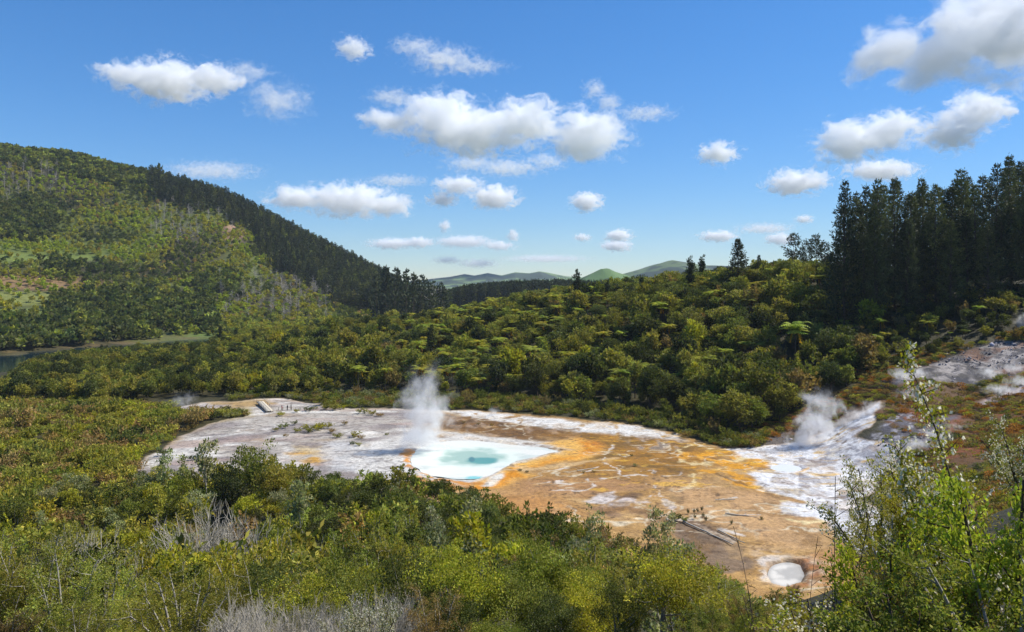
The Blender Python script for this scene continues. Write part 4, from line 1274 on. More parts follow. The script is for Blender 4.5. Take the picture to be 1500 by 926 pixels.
# --- A: the slope below the viewpoint
for (y0, y1, sp) in ((7.5, 30, 1.9), (30, 62, 2.75), (62, 152, 3.3)):
    X, Y = jgrid(-125, 60, y0, y1, sp, int(y0))
    px, py = proj(X, Y, H(X, Y))
    sd = poly_sd(px, py, TERRACE)
    ok = (np.abs(X) < .8 * Y + 4) & (sd > 6) & ~((px < 205) & (Y > 128)) & ~((X > 58) & (Y > 122)) & ~((px > 1180) & (Y < 34)) & (px < 1420)
    X, Y = X[ok], Y[ok]; Z = H(X, Y)
    patch = fbm(X, Y, 14, 3, 201); patch2 = fbm(X, Y, 7, 3, 202); pd = fbm(X, Y, 9, 3, 203)
    for x, y, z, p1, p2, p3 in zip(X, Y, Z, patch, patch2, pd):
        pxx = CX + F * x / y
        lod = 'near' if y < 34 else 'mid' if y < 92 else 'far'
        if p3 > .33 and y < 100:
            kind, key = 'bare_shrub', 'grey_bush' if r.rand() < .5 else 'grey_leafy'
            tint = 'grey' if key == 'grey_bush' else 'olive'
        elif p2 > .16:
            kind = 'broadleaf_shrub'; key = 'broad_near' if lod == 'near' else 'broad_mid'
            tint = pick(r, (('dark green', 3), ('mid green', 4), ('yellow green', 2.0), ('grey green', 1)))
        elif p2 > .10 and lod != 'near':
            kind, key, tint = 'slender_tree', 'spire_mid', pick(r, (('olive', 3), ('grey green', 3), ('yellow green', 1)))
        else:
            kind, key = 'tea_tree_shrub', 'tea_' + lod
            if pxx > 830 and y > 30 and r.rand() < .55: tint = pick(r, (('grey green', 3), ('brownish', 1), ('dark green', 1)))
            else: tint = pick(r, (('olive', 5 + 4 * (p1 > 0)), ('mid green', 3), ('yellow green', 2.5 * (p1 < .1)), ('brownish', 1.3), ('dark green', 1.5)))
        if 430 < pxx < 770 and 72 < y < 140 and r.rand() < .6:
            kind, key, tint = ('tea_tree_shrub', 'tea_' + lod, 'mid green') if r.rand() < .5 else ('broadleaf_shrub', 'broad_mid', 'dark green')
            p1 += .35
        pr = PROTO[key][0]
        s = np.clip(r.lognormal(-.08, .3), .5, 1.7) * (1.3 if y > 30 else .95) * (1 + .35 * p1); sz = r.uniform(.8, 1.25)
        if r.rand() < .12: continue
        if y < 22:
            if key == 'broad_near': key = 'leafy_near'
            pr = PROTO[key][0]; s = min(s, .9)
        elif y < 62: s = min(s, 1.35)
        else: s = min(s, 1.75)
        q = fit(x, y, z, s, sz, pr, FORE_TOP if y > 22 else [(0, 945), (1500, 945)], (.15 if 1040 < pxx < 1260 else .4) if y > 22 else .2, 7.0 if y > 22 else 2.0)
        if q: put(kind, key, x, y, q[0], q[1], tint, 'slope', z, .26)

X, Y = jgrid(2, 32, 12, 66, 1.3, 44)
Z = H(X, Y); px, py = proj(X, Y, Z)
ok = (px > 980) & (px < 1300) & (py > 846) & (py < 1020)
for x, y, z in zip(X[ok], Y[ok], Z[ok]):
    q = fit(x, y, z, r.uniform(.4, .65), r.uniform(.6, 1.0), PROTO['leafy_near'][0], FORE_TOP, .2)
    q = q or (.3, .5)
    put('leafy_shrub', 'leafy_near', x, y, q[0], q[1], pick(r, (('olive', 3), ('mid green', 2), ('brownish', 1))), 'slope', z)

# --- B: open low scrub on the flat to the left
X, Y = jgrid(-250, -60, 100, 278, 3.2, 21)
px, py = proj(X, Y, H(X, Y)); sd = poly_sd(px, py, TERRACE)
ok = (px > -90) & (px < 385) & (sd > 5) & (Y > 128) & (Y < 264 + 10 * fbm(X, Y, 20, 2, 3)) & ((px < 205) | (Y > 165)) & (line_d(px, py, [(190, 642), (208, 637), (236, 632)]) > 10)
X, Y = X[ok], Y[ok]; Z = H(X, Y); pa = fbm(X, Y, 16, 4, 222); pb = fbm(X, Y, 9, 3, 223)
for x, y, z, p1, p2 in zip(X, Y, Z, pa, pb):
    tint = pick(r, (('olive', 6), ('brownish', 1.6 + 3 * (p2 > .15)), ('yellow green', 1.8 * (p1 < .1)), ('mid green', 1.2), ('dark green', 2.5 * (p1 > .22))))
    big = p1 > .22
    s = np.clip(r.lognormal(.12, .25), .6, 1.8) * (1.2 if big else .95)
    q = fit(x, y, z, s, r.uniform(.65, 1.25) * (1.3 if big else 1), PROTO['low_scrub'][0], [(-100, 580), (160, 580), (250, 592), (300, 596), (330, 599), (400, 600)], .25)
    if q: put('low_shrub', 'low_scrub', x, y, q[0], q[1], tint, 'flat', z)

# --- R: darker trees between the scrub and the river, and on to the middle forest
X, Y = jgrid(-330, -60, 245, 560, 4.3, 31)
Z = H(X, Y); px, py = proj(X, Y, Z); sd = poly_sd(px, py, TERRACE)
ok = (px > -60) & (px < 470) & (sd > 8) & (Z > -3.0) & (Y > 250 + 10 * fbm(X, Y, 20, 2, 3)) & ~((Y > 395 + .45 * (px - 0)) & (px < 310)) & ((px > 250) | (Y < 480)) & (Y < 545)
X, Y, Z = X[ok], Y[ok], Z[ok]; pa = fbm(X, Y, 25, 3, 231)
for x, y, z, p1 in zip(X, Y, Z, pa):
    pxx = CX + F * x / y
    kind, key = ('forest_tree', 'forest') if r.rand() < .6 else ('soft_tree', 'forest_soft')
    if y > 380 and r.rand() < .35 and pxx > 330: kind, key = 'tree_fern', 'fern'
    tint = pick(r, (('dark green', 3 + 3 * (p1 > 0) * (pxx < 330)), ('olive', 3), ('mid green', 2), ('yellow green', 1.2 * (pxx > 300)), ('deep green', 1.6 * (pxx < 330)))) if key != 'fern' else pick(r, (('bright green', 1), ('yellow green', 2)))
    q = fit(x, y, z, r.uniform(.65, 1.15), r.uniform(.8, 1.15), PROTO[key][0], RIV_TOP, .3, 2.0)
    if q: put(kind, key, x, y, q[0], q[1], tint, 'river', z)

# --- M: the forest rising behind the terrace
X, Y = jgrid(-130, 150, 176, 470, 4.8, 41)
Z = H(X, Y); px, py = proj(X, Y, Z); sd = poly_sd(px, py, TERRACE); he = poly_sd(px, py, HEATH)
ok = (px > 380) & (px < 1275) & (sd > 8) & (he > -14) & (py < 668) & ~((px > 1180) & (Y < 196))
X, Y, Z, sd = X[ok], Y[ok], Z[ok], sd[ok]; pa = fbm(X, Y, 32, 3, 241); pb = fbm(X, Y, 12, 3, 242)
for x, y, z, p1, p2, e in zip(X, Y, Z, pa, pb, sd):
    pxx = CX + F * x / y
    edge = e < 75
    fern_p = .38 * sstep(520, 640, pxx) * (1 - sstep(830, 930, pxx)) * sstep(235, 270, y) + .12 + .35 * (y > 290) * (pxx > 850) * (p2 > 0)
    if edge:
        kind, key = 'edge_shrub', 'low_scrub' if r.rand() < .75 else 'tea_far'
        tint = pick(r, (('olive', 3), ('mid green', 3), ('brownish', 1.5), ('grey green', 2.5 * (pxx < 560) + .4), ('dark green', 1)))
        s, sz = r.uniform(.8, 1.2), r.uniform(.8, 1.4)
    elif r.rand() < fern_p:
        kind, key, tint = 'tree_fern', 'fern', pick(r, (('yellow green', 4), ('bright green', 2.5), ('mid green', 1)))
        s, sz = np.clip(r.lognormal(.12, .25), .7, 1.7), r.uniform(.75, 1.3)
    elif r.rand() < .14 * (pxx > 700) + .03:
        kind, key, tint = 'forest_tree', 'big_tree', pick(r, (('dark green', 3), ('olive', 3), ('mid green', 2)))
        s, sz = r.uniform(.75, 1.15), r.uniform(.8, 1.1)
    elif r.rand() < .68:
        kind, key = 'forest_tree', 'forest'
        tint = pick(r, (('dark green', 3), ('olive', 4 + 3 * (p1 > 0)), ('mid green', 3), ('yellow green', 1.0), ('brownish', .25), ('deep green', 1.4)))
        s, sz = np.clip(r.lognormal(-.02, .36), .5, 1.7) * (1 + .25 * p2), r.uniform(.8, 1.3)
    else:
        kind, key, tint = 'soft_tree', 'forest_soft', pick(r, (('olive', 5), ('mid green', 2), ('brownish', 1), ('dark green', 1)))
        s, sz = r.uniform(.75, 1.4), r.uniform(.8, 1.25)
    q = fit(x, y, z, s, sz, PROTO[key][0], MID_TOP, .3, 5.0)
    if q: put(kind, key, x, y, q[0], q[1], tint, 'forest', z)

X, Y = jgrid(-110, 75, 168, 262, 2.3, 46)
Z = H(X, Y); px, py = proj(X, Y, Z); sd = poly_sd(px, py, TERRACE)
ok = (px > 330) & (px < 1120) & (sd > 4) & (sd < 80) & (py < 662)
for x, y, z, e in zip(X[ok], Y[ok], Z[ok], sd[ok]):
    pxx = CX + F * x / y
    tint = pick(r, (('olive', 3), ('mid green', 2.5), ('brownish', 1.8), ('grey green', 2.5 * (pxx < 560) + .3), ('dark green', 1.2)))
    q = fit(x, y, z, r.uniform(.5, .95), r.uniform(.7, 1.2), PROTO['low_scrub'][0], MID_TOP, .3)
    if q: put('edge_shrub', 'low_scrub', x, y, q[0], q[1], tint, 'forest', z)

# --- D: below and under the pines on the right
X, Y = jgrid(85, 240, 188, 300, 4.0, 51)
Z = H(X, Y); px, py = proj(X, Y, Z); he = poly_sd(px, py, HEATH); sc = poly_sd(px, py, SCREE)
ok = (px > 1215) & (px < 1600) & (he > -14) & (sc > 5) & (py < 552) & (Y < 290)
for x, y, z in zip(X[ok], Y[ok], Z[ok]):
    if r.rand() < .16: kind, key, tint = 'tree_fern', 'fern', pick(r, (('bright green', 2), ('yellow green', 2), ('mid green', 2)))
    elif r.rand() < .6: kind, key, tint = 'forest_tree', 'forest', pick(r, (('deep green', 3), ('dark green', 3), ('olive', 2)))
    else: kind, key, tint = 'soft_tree', 'forest_soft', pick(r, (('olive', 3), ('dark green', 2), ('brownish', 1)))
    q = fit(x, y, z, r.uniform(.5, .95), r.uniform(.7, 1.1), PROTO[key][0], [(1200, 385), (1300, 412), (1600, 418)], .3)
    if q: put(kind, key, x, y, q[0] * (.6 if y < 205 else .8 if y < 216 else 1), q[1], tint, 'under_pines', z)

# --- heath on the steaming slope
X, Y = jgrid(36, 185, 92, 222, 1.55, 61)
Z = H(X, Y); px, py = proj(X, Y, Z); he = poly_sd(px, py, HEATH); sc = poly_sd(px, py, SCREE); te = poly_sd(px, py, TERRACE)
bare = np.minimum(poly_sd(px, py, [(1270, 640), (1300, 610), (1340, 605), (1350, 640), (1330, 665), (1290, 655)]), line_d(px, py, [(1300, 675), (1335, 650), (1375, 620), (1400, 612)]) - 14)
bare = np.minimum(bare, line_d(px, py, [(1140, 650), (1180, 628), (1205, 612)]) - 16)
bare = np.minimum(bare, line_d(px, py, [(1440, 592), (1470, 578), (1540, 560)]) - 12)
n1 = fbm(X, Y, 8, 3, 251)
ok = ((he < 10) | ((he < 60) & (px > 1200) & (py < 560))) & (sc > 0) & (te > 8) & ((bare > 2) | (np.random.RandomState(3).rand(len(X)) < .22)) & (n1 > -.5) & ((Y > 126) | (px > 1335))
for x, y, z, nn in zip(X[ok], Y[ok], Z[ok], n1[ok]):
    tint = pick(r, (('olive', 4), ('brownish', 3), ('orange brown', 1.6 + 3 * (nn > .25)), ('dark green', 1.5), ('yellow green', .5)))
    put('heath_mound', 'heath', x, y, r.uniform(.6, 1.25), r.uniform(.5, 1.2), tint, 'heath', z)

# --- H: the hill across the river
X, Y = jgrid(-900, 60, 420, 1120, 5.4, 71)
Z = H(X, Y); px, py = proj(X, Y, Z)
WJ = np.random.RandomState(4).normal(size=(2, len(X)))


def inp(*polys):
    m = np.zeros(px.shape, bool)
    for p in polys:
        m |= poly_sd(px + 24 * fbm(X, Y, 45, 4, 261) + 5 * WJ[0], py + 16 * fbm(X, Y, 45, 4, 262) + 4 * WJ[1], p) < 0
    return m
pine_m = inp([(225, 250), (270, 262), (330, 278), (400, 312), (470, 350), (560, 398), (600, 405), (650, 430), (655, 480), (560, 460), (520, 446), (470, 430), (400, 405), (372, 350), (330, 305), (250, 300), (220, 270)])
dead_m = inp([(205, 305), (330, 292), (332, 345), (260, 372), (205, 350)], [(-20, 240), (102, 246), (98, 290), (-20, 300)], [(330, 405), (470, 425), (480, 470), (360, 470), (322, 440)])
dark_m = inp([(60, 455), (130, 430), (240, 436), (322, 446), (325, 492), (190, 502), (0, 518), (-80, 520), (-80, 480)], [(288, 402), (345, 402), (348, 442), (284, 442)], [(70, 384), (112, 380), (118, 402), (76, 402)], [(-80, 298), (60, 298), (100, 320), (60, 345), (-80, 345)])  # lower-left woods: a cloud's shadow put into the darker leaf tints
grass_m = inp([(-80, 368), (40, 368), (165, 374), (170, 384), (60, 386), (-80, 388)], [(-80, 422), (60, 425), (135, 430), (145, 442), (60, 449), (-80, 455)], [(-80, 402), (70, 406), (120, 412), (60, 424), (-80, 420)], [(-80, 450), (72, 452), (60, 478), (-80, 490)], [(270, 489), (318, 486), (320, 497), (278, 499)], [(160, 498), (262, 490), (268, 500), (180, 508)])
bankd = Z > -2.75
ok = bankd & (px > -80) & (px < 660) & (py > 190) & (Y > 395 + .45 * np.maximum(px, -100)) & ((Y > 520) | (px < 300))
den = np.random.RandomState(8).rand(len(X)); clump = fbm(X, Y, 45, 3, 271)
top_m = (py < line_y(px, HILLP_TOP) + 42) & (px < 240)
for i in np.nonzero(ok)[0]:
    x, y, z = X[i], Y[i], Z[i]
    if grass_m[i] and den[i] > .22: continue
    if pine_m[i] and den[i] < .9: kind, key, tint, sz = 'hill_pine', 'hill_pine', pick(r, (('deep green', 5), ('dark green', 3), ('mid green', .5 + 1.5 * (clump[i] > .1)))), r.uniform(.55, 1.0)
    elif dead_m[i] and den[i] < .13: kind, key, tint, sz = 'dead_tree', 'hill_dead', 'grey', r.uniform(.7, 1.15)
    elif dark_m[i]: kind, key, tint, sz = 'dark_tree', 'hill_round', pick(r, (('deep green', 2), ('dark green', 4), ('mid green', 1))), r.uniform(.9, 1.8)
    elif top_m[i] and den[i] < .75: kind, key, tint, sz = 'dark_tree', 'hill_round', pick(r, (('dark green', 3), ('deep green', 1.5), ('mid green', 1.5))), r.uniform(.9, 1.5)
    else:
        if den[i] > .86: continue
        kind, key = 'hill_bush', 'hill_round'
        cl = clump[i] + r.normal(0, .1)
        tint = ('deep green' if cl < -.42 else 'dark green' if cl < -.2 else 'mid green' if cl < -.05 else 'olive' if cl < .08 else 'yellow green' if cl < .24 else 'bright green') if r.rand() < .85 else pick(r, (('olive', 3), ('mid green', 2), ('dark green', 2), ('brownish', 1)))
        sz = r.uniform(.5, 1.0)
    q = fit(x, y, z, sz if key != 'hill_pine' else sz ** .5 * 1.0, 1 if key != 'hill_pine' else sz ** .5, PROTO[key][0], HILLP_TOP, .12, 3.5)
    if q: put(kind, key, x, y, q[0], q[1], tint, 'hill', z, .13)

# --- far dark pine plantation closing the valley
X, Y = jgrid(-170, 420, 850, 1010, 7.0, 81)
for x, y in zip(X, Y):
    pxx = CX + F * x / y
    if pxx < 590 or pxx > 1130: continue
    z = float(H(x, y)[0]); ztop = CZ + (HY - line_y(pxx, FAR_TOP) - abs(r.normal(0, 2.2)) + (y - 850) * 0.0) / F * y
    h = min(ztop - z, 46)
    if h < 9: continue
    put('plantation_pine', 'hill_pine', x, y, .95, h / PROTO['hill_pine'][0]['h'] / .95, pick(r, (('deep green', 5), ('dark green', 1))), 'plantation', z)
# ------------------------------------------------------------------ single plants one can point at
def special(kind, key, px, d, top, tint, zone, label, s=1.0, group=None, var=None, rot=None, wide=None, x=None):
    """a plant standing at distance d whose top reaches photo row `top`"""
    x = (px - CX) / F * d
    z = float(H(x, d)[0])
    pr = PROTO[key][(var or 0) % len(PROTO[key])]
    h = CZ + (HY - top) / F * d - z
    k = h / pr['h']
    s = max(wide, k / 1.4) if wide else k
    it = put(kind, key, x, d, s, k / s, tint, zone, z, .08, rot, var or 0, True)
    it['label'] = label; it['group'] = group
    return it


def line_pts(pts, n, jx, seed):
    q = np.random.RandomState(seed); a = np.array(pts, float)
    x = np.linspace(a[0, 0], a[-1, 0], n) + q.normal(0, jx, n)
    return x, np.interp(x, a[:, 0], a[:, 1]), q


# dark pine stand on the right
PINE_TOP = [(1222, 318), (1236, 276), (1250, 258), (1275, 264), (1300, 250), (1320, 264), (1345, 260), (1370, 257), (1400, 250), (1430, 242), (1455, 228), (1475, 226), (1500, 232), (1570, 215)]
xs, ys, q = line_pts(PINE_TOP, 18, 4, 3)
for i, (a, b) in enumerate(zip(xs, ys)):
    special('pine_tree', 'pine', a + 8, q.uniform(238, 254) - (a - 1222) * .03, b + abs(q.normal(0, 14)) * (i % 3 != 0) - 4, pick(q, (('pine green', 2), ('deep green', 1))), 'pines', None, var=i % 4, wide=q.uniform(1.0, 1.3))
xs, ys, q = line_pts(PINE_TOP, 27, 5, 4)
for i, (a, b) in enumerate(zip(xs, ys)):
    special('pine_tree', 'pine', a + 16, q.uniform(260, 292), b + abs(q.normal(0, 10)) + 4, pick(q, (('pine green', 2), ('deep green', 1))), 'pines', None, var=(i + 1) % 4, wide=q.uniform(1.0, 1.3))
xs, ys, q = line_pts([(1262, 330), (1330, 320), (1400, 312), (1480, 300), (1560, 290)], 14, 8, 5)
for i, (a, b) in enumerate(zip(xs, ys)):
    special('pine_tree', 'pine', a, q.uniform(234, 242) - (a - 1262) * .03, b + q.normal(0, 14), pick(q, (('pine green', 2), ('deep green', 1))), 'pines', None, var=(i + 2) % 4, wide=q.uniform(.7, .9))
special('pine_tree', 'pine', 1236, 240, 262, 'deep green', 'pines', 'dark pine with free side branches at the left end of the pine stand', var=1, wide=1.05)
special('young_pine', 'young_pine', 1081, 300, 347, 'deep green', 'pines', 'lone young dark pine on the skyline left of the scraggly pines')
special('young_pine', 'young_pine', 1112, 318, 372, 'dark green', 'pines', 'small pine tip on the skyline just right of the lone young pine', wide=.5)
for i, (a, b, lab) in enumerate([(1164, 338, 'leftmost scraggly round-topped pine with bare trunk on the skyline'), (1180, 349, 'second scraggly pine from the left, with a low rounded crown'), (1196, 341, 'third scraggly pine from the left, close beside the pine stand'), (1209, 352, 'rightmost scraggly pine, touching the dark pine stand')]):
    special('scraggly_pine', 'umbrella_pine', a, 300 + i * 4, b, 'deep green', 'pines', lab, var=i, wide=.85, group='scraggly pines on the skyline')
# tall pines at the foot of the wooded hill
xs, ys, q = line_pts([(552, 396), (566, 386), (580, 388), (595, 390), (612, 396), (630, 404), (645, 408), (654, 416)], 22, 2, 6)
for i, (a, b) in enumerate(zip(xs, ys)):
    special('valley_pine', 'hill_pine', a, q.uniform(640, 760), b + abs(q.normal(0, 6)), pick(q, (('deep green', 3), ('dark green', 1))), 'valley', None, var=i % 4, wide=q.uniform(.9, 1.3))
special('bare_pine', 'hill_dead', 634, 700, 408, 'grey', 'valley', 'pale bare-branched pine among the tall pines at the foot of the hill', wide=.8)
special('ridge_tree', 'hill_round', 234, 985, 238, 'deep green', 'hill', 'big rounded tree standing out on the ridge of the wooded hill', wide=2.2)
# narrow dark trees in the forest
for px, d, top, lab, w in [(845, 345, 393, 'tall narrow dark tree on the skyline below the grassy knoll', .9), (890, 352, 409, 'narrow dark tree just right of the tallest narrow tree', .7), (1011, 312, 373, 'left one of two tall narrow dark trees side by side on the skyline', .85),
                           (1029, 315, 372, 'right one of two tall narrow dark trees side by side on the skyline', .85), (940, 330, 402, 'narrow dark tree between the knoll and the pair of narrow trees', .7), (322, 440, 475, 'dark pointed tree on the left beside the river end', .75),
                           (346, 436, 480, 'middle dark pointed tree beside the river end', .75), (373, 430, 482, 'right dark pointed tree beside the river end', .8), (866, 330, 432, 'small narrow dark tree below the tallest narrow tree', .6), (632, 300, 474, 'grey green narrow tree in the forest above the steam plume', .6)]:
    special('narrow_tree', 'column', px, d, top, 'deep green' if d > 250 else 'dark green', 'forest', lab, wide=w, var=int(px) % 3)
# large open tree ferns on the right
for px, d, top, lab in [(1358, 216, 468, 'large bright tree fern standing out above the grey scree'), (1290, 226, 466, 'bright tree fern left of the large one above the scree'), (1282, 218, 490, 'lower tree fern with pale fronds under the pines'),
                        (1466, 228, 437, 'tree fern with wide flat fronds high under the right pines'), (1500, 224, 446, 'tree fern cut by the right edge of the photo'), (1330, 240, 428, 'tree fern high up in the shade of the pines'), (1298, 238, 440, 'tree fern with drooping fronds below the left pines'),
                        (1165, 220, 470, 'bright tree fern in the forest above the right steam plume'), (1040, 225, 520, 'large bright tree fern low in the forest above the white vent'), (1075, 222, 545, 'pale tree fern just above the brown heath')]:
    special('tree_fern', 'fern', px, d, top, 'bright green', 'forest', lab, wide=1.05, var=px % 4)
# big bush and its neighbours on the near slope
special('tall_bush', 'tall_bush', 372, 122, 642, 'mid green', 'slope', 'tallest dark rounded bush, rising from the near slope in front of the sinter', wide=1.35, var=1)
special('tall_bush', 'tall_bush', 402, 118, 662, 'olive', 'slope', 'olive rounded bush leaning on the right of the tallest dark bush', wide=1.0, var=2)
special('tall_bush', 'tall_bush', 330, 118, 672, 'deep green', 'slope', 'dark bush on the left of the tallest dark bush', wide=1.0, var=3)
for px, d, top, lab in [(240, 128, 652, 'slim pale sapling left of the tallest bush, against the white sinter'), (268, 126, 664, 'second slim sapling against the white sinter'), (302, 122, 640, 'slim sapling just left of the tallest dark bush'), (440, 96, 700, 'slim pale stemmed tree right of the tallest bush'),
                        (690, 92, 716, 'slim pale stemmed tree below the orange rim of the pool'), (640, 86, 735, 'slim grey green tree left of the pale stemmed tree'), (870, 90, 738, 'small tree with flat crown against the tan flat'), (955, 86, 742, 'tiny tree with bare stem against the white crust'),
                        (975, 88, 744, 'second tiny tree with bare stem against the white crust')]:
    special('sapling', 'spire_mid', px, d, top, 'grey green', 'slope', lab, wide=.6 if px < 900 else .35, var=px % 3, group='slim saplings on the near slope')
# bare grey shrubs at the bottom edge
for i, (px, d, top) in enumerate([(352, 22, 866), (372, 20.5, 880), (395, 23, 870), (425, 21.5, 880), (452, 22.5, 872), (480, 21, 880), (520, 23, 868), (545, 22, 860), (568, 23, 866), (500, 19.5, 896), (335, 19.5, 894), (592, 23.5, 876)]):
    special('bare_shrub', 'grey_bush', px, d, top, 'grey', 'bottom', None, var=i % 4, wide=1.0)
for i, (px, d, top, lab) in enumerate([(545, 18, 872, 'white flowering shrub among the bare grey shrubs at the bottom edge'), (512, 17.5, 902, 'small white flowering shrub at the bottom edge left of the taller one')]):
    special('flowering_shrub', 'flower_near', px, d, top, 'grey green', 'bottom', lab, var=i, wide=.7)
for i, (px, d, top, lab) in enumerate([(300, 58, 738, 'pale leafless shrub in the shade under the tallest bush'), (322, 60, 730, 'pale leafless shrub with raised twigs, right below the tallest bush'), (132, 40, 770, 'bleached dead stem among shrubs on the left slope'), (95, 36, 778, 'grey leafless shrub at the left of the bleached dead stem'),
                                       (68, 27, 850, 'pale dead stem standing at the lower left edge'), (1010, 34, 832, 'grey twiggy shrub right of centre on the lower slope')]):
    special('bare_shrub', 'grey_bush', px, d, top, 'grey', 'slope', lab, var=i % 4, wide=1.0)
# low plants dotted over the terrace
TS = [(415, 627, 1.1, 'mid green'), (404, 631, .7, 'olive'), (432, 622, .8, 'dark green'), (436, 633, 1.0, 'olive'), (452, 633, 1.3, 'olive'), (466, 630, 1.4, 'yellow green'), (478, 627, 1.3, 'olive'), (486, 634, .9, 'brownish'), (448, 627, .8, 'yellow green'),
      (496, 641, 1.0, 'olive'), (520, 640, 1.2, 'olive'), (528, 643, .8, 'brownish'), (516, 651, .6, 'dark green'), (525, 653, .7, 'olive'), (566, 638, .5, 'grey green'), (451, 602, 1.1, 'dark green'), (461, 600, .8, 'grey green'), (434, 604, .8, 'olive'), (411, 609, 1.0, 'yellow green'),
      (478, 600, 1.4, 'olive'), (490, 601, 1.4, 'olive'), (500, 599, 1.2, 'yellow green'), (530, 606, 1.3, 'olive'), (545, 608, 1.2, 'olive'), (556, 610, .9, 'brownish'), (505, 622, .8, 'brownish'), (418, 640, .6, 'brownish'), (330, 602, 1.3, 'dark green'), (345, 604, 1.1, 'olive'), (358, 606, 1.0, 'olive'), (316, 606, 1.2, 'brownish'),
      (238, 667, 1.2, 'dark green'), (281, 674, .8, 'deep green'), (762, 690, .35, 'deep green'), (772, 692, .3, 'deep green'), (925, 668, .3, 'dark green'), (870, 692, .35, 'brownish'), (855, 693, .35, 'brownish'), (930, 683, .45, 'grey green'), (700, 622, .5, 'brownish'), (680, 620, .5, 'brownish'), (720, 624, .5, 'brownish'), (990, 762, .9, 'dark green'), (1003, 764, .6, 'mid green')]
for i, (px, py, s, tint) in enumerate(TS):
    d = CZ * F / (py - HY); x = (px - CX) / F * d
    it = put('cushion_shrub', 'low_scrub', x, d, s * .8, .75, tint, 'terrace', 0.0, .1, var=i % 6, keep=True)
    it['label'] = None
for i, (px, py) in enumerate([(1008, 752), (1017, 751), (1022, 750), (1028, 748), (1018, 759), (1030, 757), (1034, 763), (1072, 768), (1116, 762)]):
    d = CZ * F / (py - HY); x = (px - CX) / F * d
    it = put('dark_tuft', 'tuft', x, d, 1.0, 1.1, 'deep green', 'terrace', 0.0, .1, var=i % 3, keep=True)
    it['label'] = None
# bushes close by at the lower right, in front of the white sinter
NR_TOP = [(1175, 885), (1240, 850), (1290, 805), (1340, 755), (1400, 668), (1450, 615), (1500, 590), (1640, 550)]
q = np.random.RandomState(17)
X, Y = jgrid(2, 34, 6.8, 36, 1.02, 91)
Z = H(X, Y); px, py = proj(X, Y, Z)
ok = (px > 1175) & (px < 1640)
for x, y, z, pxx in zip(X[ok], Y[ok], Z[ok], px[ok]):
    u = q.rand()
    if u < .44: kind, key, tint = 'leafy_shrub', 'leafy_near', pick(q, (('yellow green', 5), ('mid green', 2), ('olive', 3), ('bright green', 1)))
    elif u < .72: kind, key, tint = 'flowering_shrub', 'flower_near', pick(q, (('yellow green', 2), ('olive', 3), ('mid green', 1)))
    elif u < .92: kind, key, tint = 'tea_tree_shrub', 'tea_near', pick(q, (('olive', 3), ('mid green', 2), ('brownish', 1.2)))
    else: kind, key, tint = 'leafy_shrub', 'leafy_near', 'olive'
    f = fit(x, y, z, q.uniform(.7, 1.25), q.uniform(.85, 1.3), PROTO[key][0], NR_TOP if y < 16 else FORE_TOP, .3)
    if f and not (pxx < 1320 and 12 < y < 26 and q.rand() < .35): put(kind, key, x, y, f[0], f[1], tint, 'near_right', z)
for px, d, top, key, tint, lab, w, rot in [(1428, 9.5, 497, 'spray_flower', 'yellow green', 'tall arching spray with white flowers, reaching up in front of the grey scree', .9, 0.0), (1450, 10.5, 575, 'spray_flower', 'yellow green', 'white flowering branch just right of the tall arching spray', .9, .4), (1225, 9.5, 690, 'spray_twig', 'olive', 'thin dark twiggy sapling in front of the white vent ground', .7, 1.0),
                                      (1250, 9.0, 735, 'spray_twig', 'olive', 'thin twiggy sapling right beside the one before the white vent ground', .7, 3.0), (1300, 8.5, 740, 'leafy_near', 'bright green', 'green sapling with dark trunk at lower right, before the white sinter', .5, 0.0), (1290, 20, 676, 'flower_near', 'olive', 'white speckled flowering bush at the foot of the dark gully', 1.2, 1.0),
                                      (1345, 19, 660, 'flower_near', 'yellow green', 'flowering bush right of the white speckled bush', 1.2, 2.0), (1480, 8.0, 620, 'leafy_near', 'bright green', 'bright green bush at the right edge', .9, 0.0), (1115, 11, 778, 'spray_bare', 'brownish', 'bare thin twigs rising in front of the tan flat', .7, 0.0), (1185, 10.5, 770, 'spray_bare', 'brownish', 'second bare thin twigs, left of the twiggy saplings', .7, 2.0)]:
    special('flowering_shrub' if 'flower' in key else 'leafy_shrub' if key == 'leafy_near' else 'twiggy_sapling', key, px, d, top, tint, 'near_right', lab, wide=w, rot=rot)
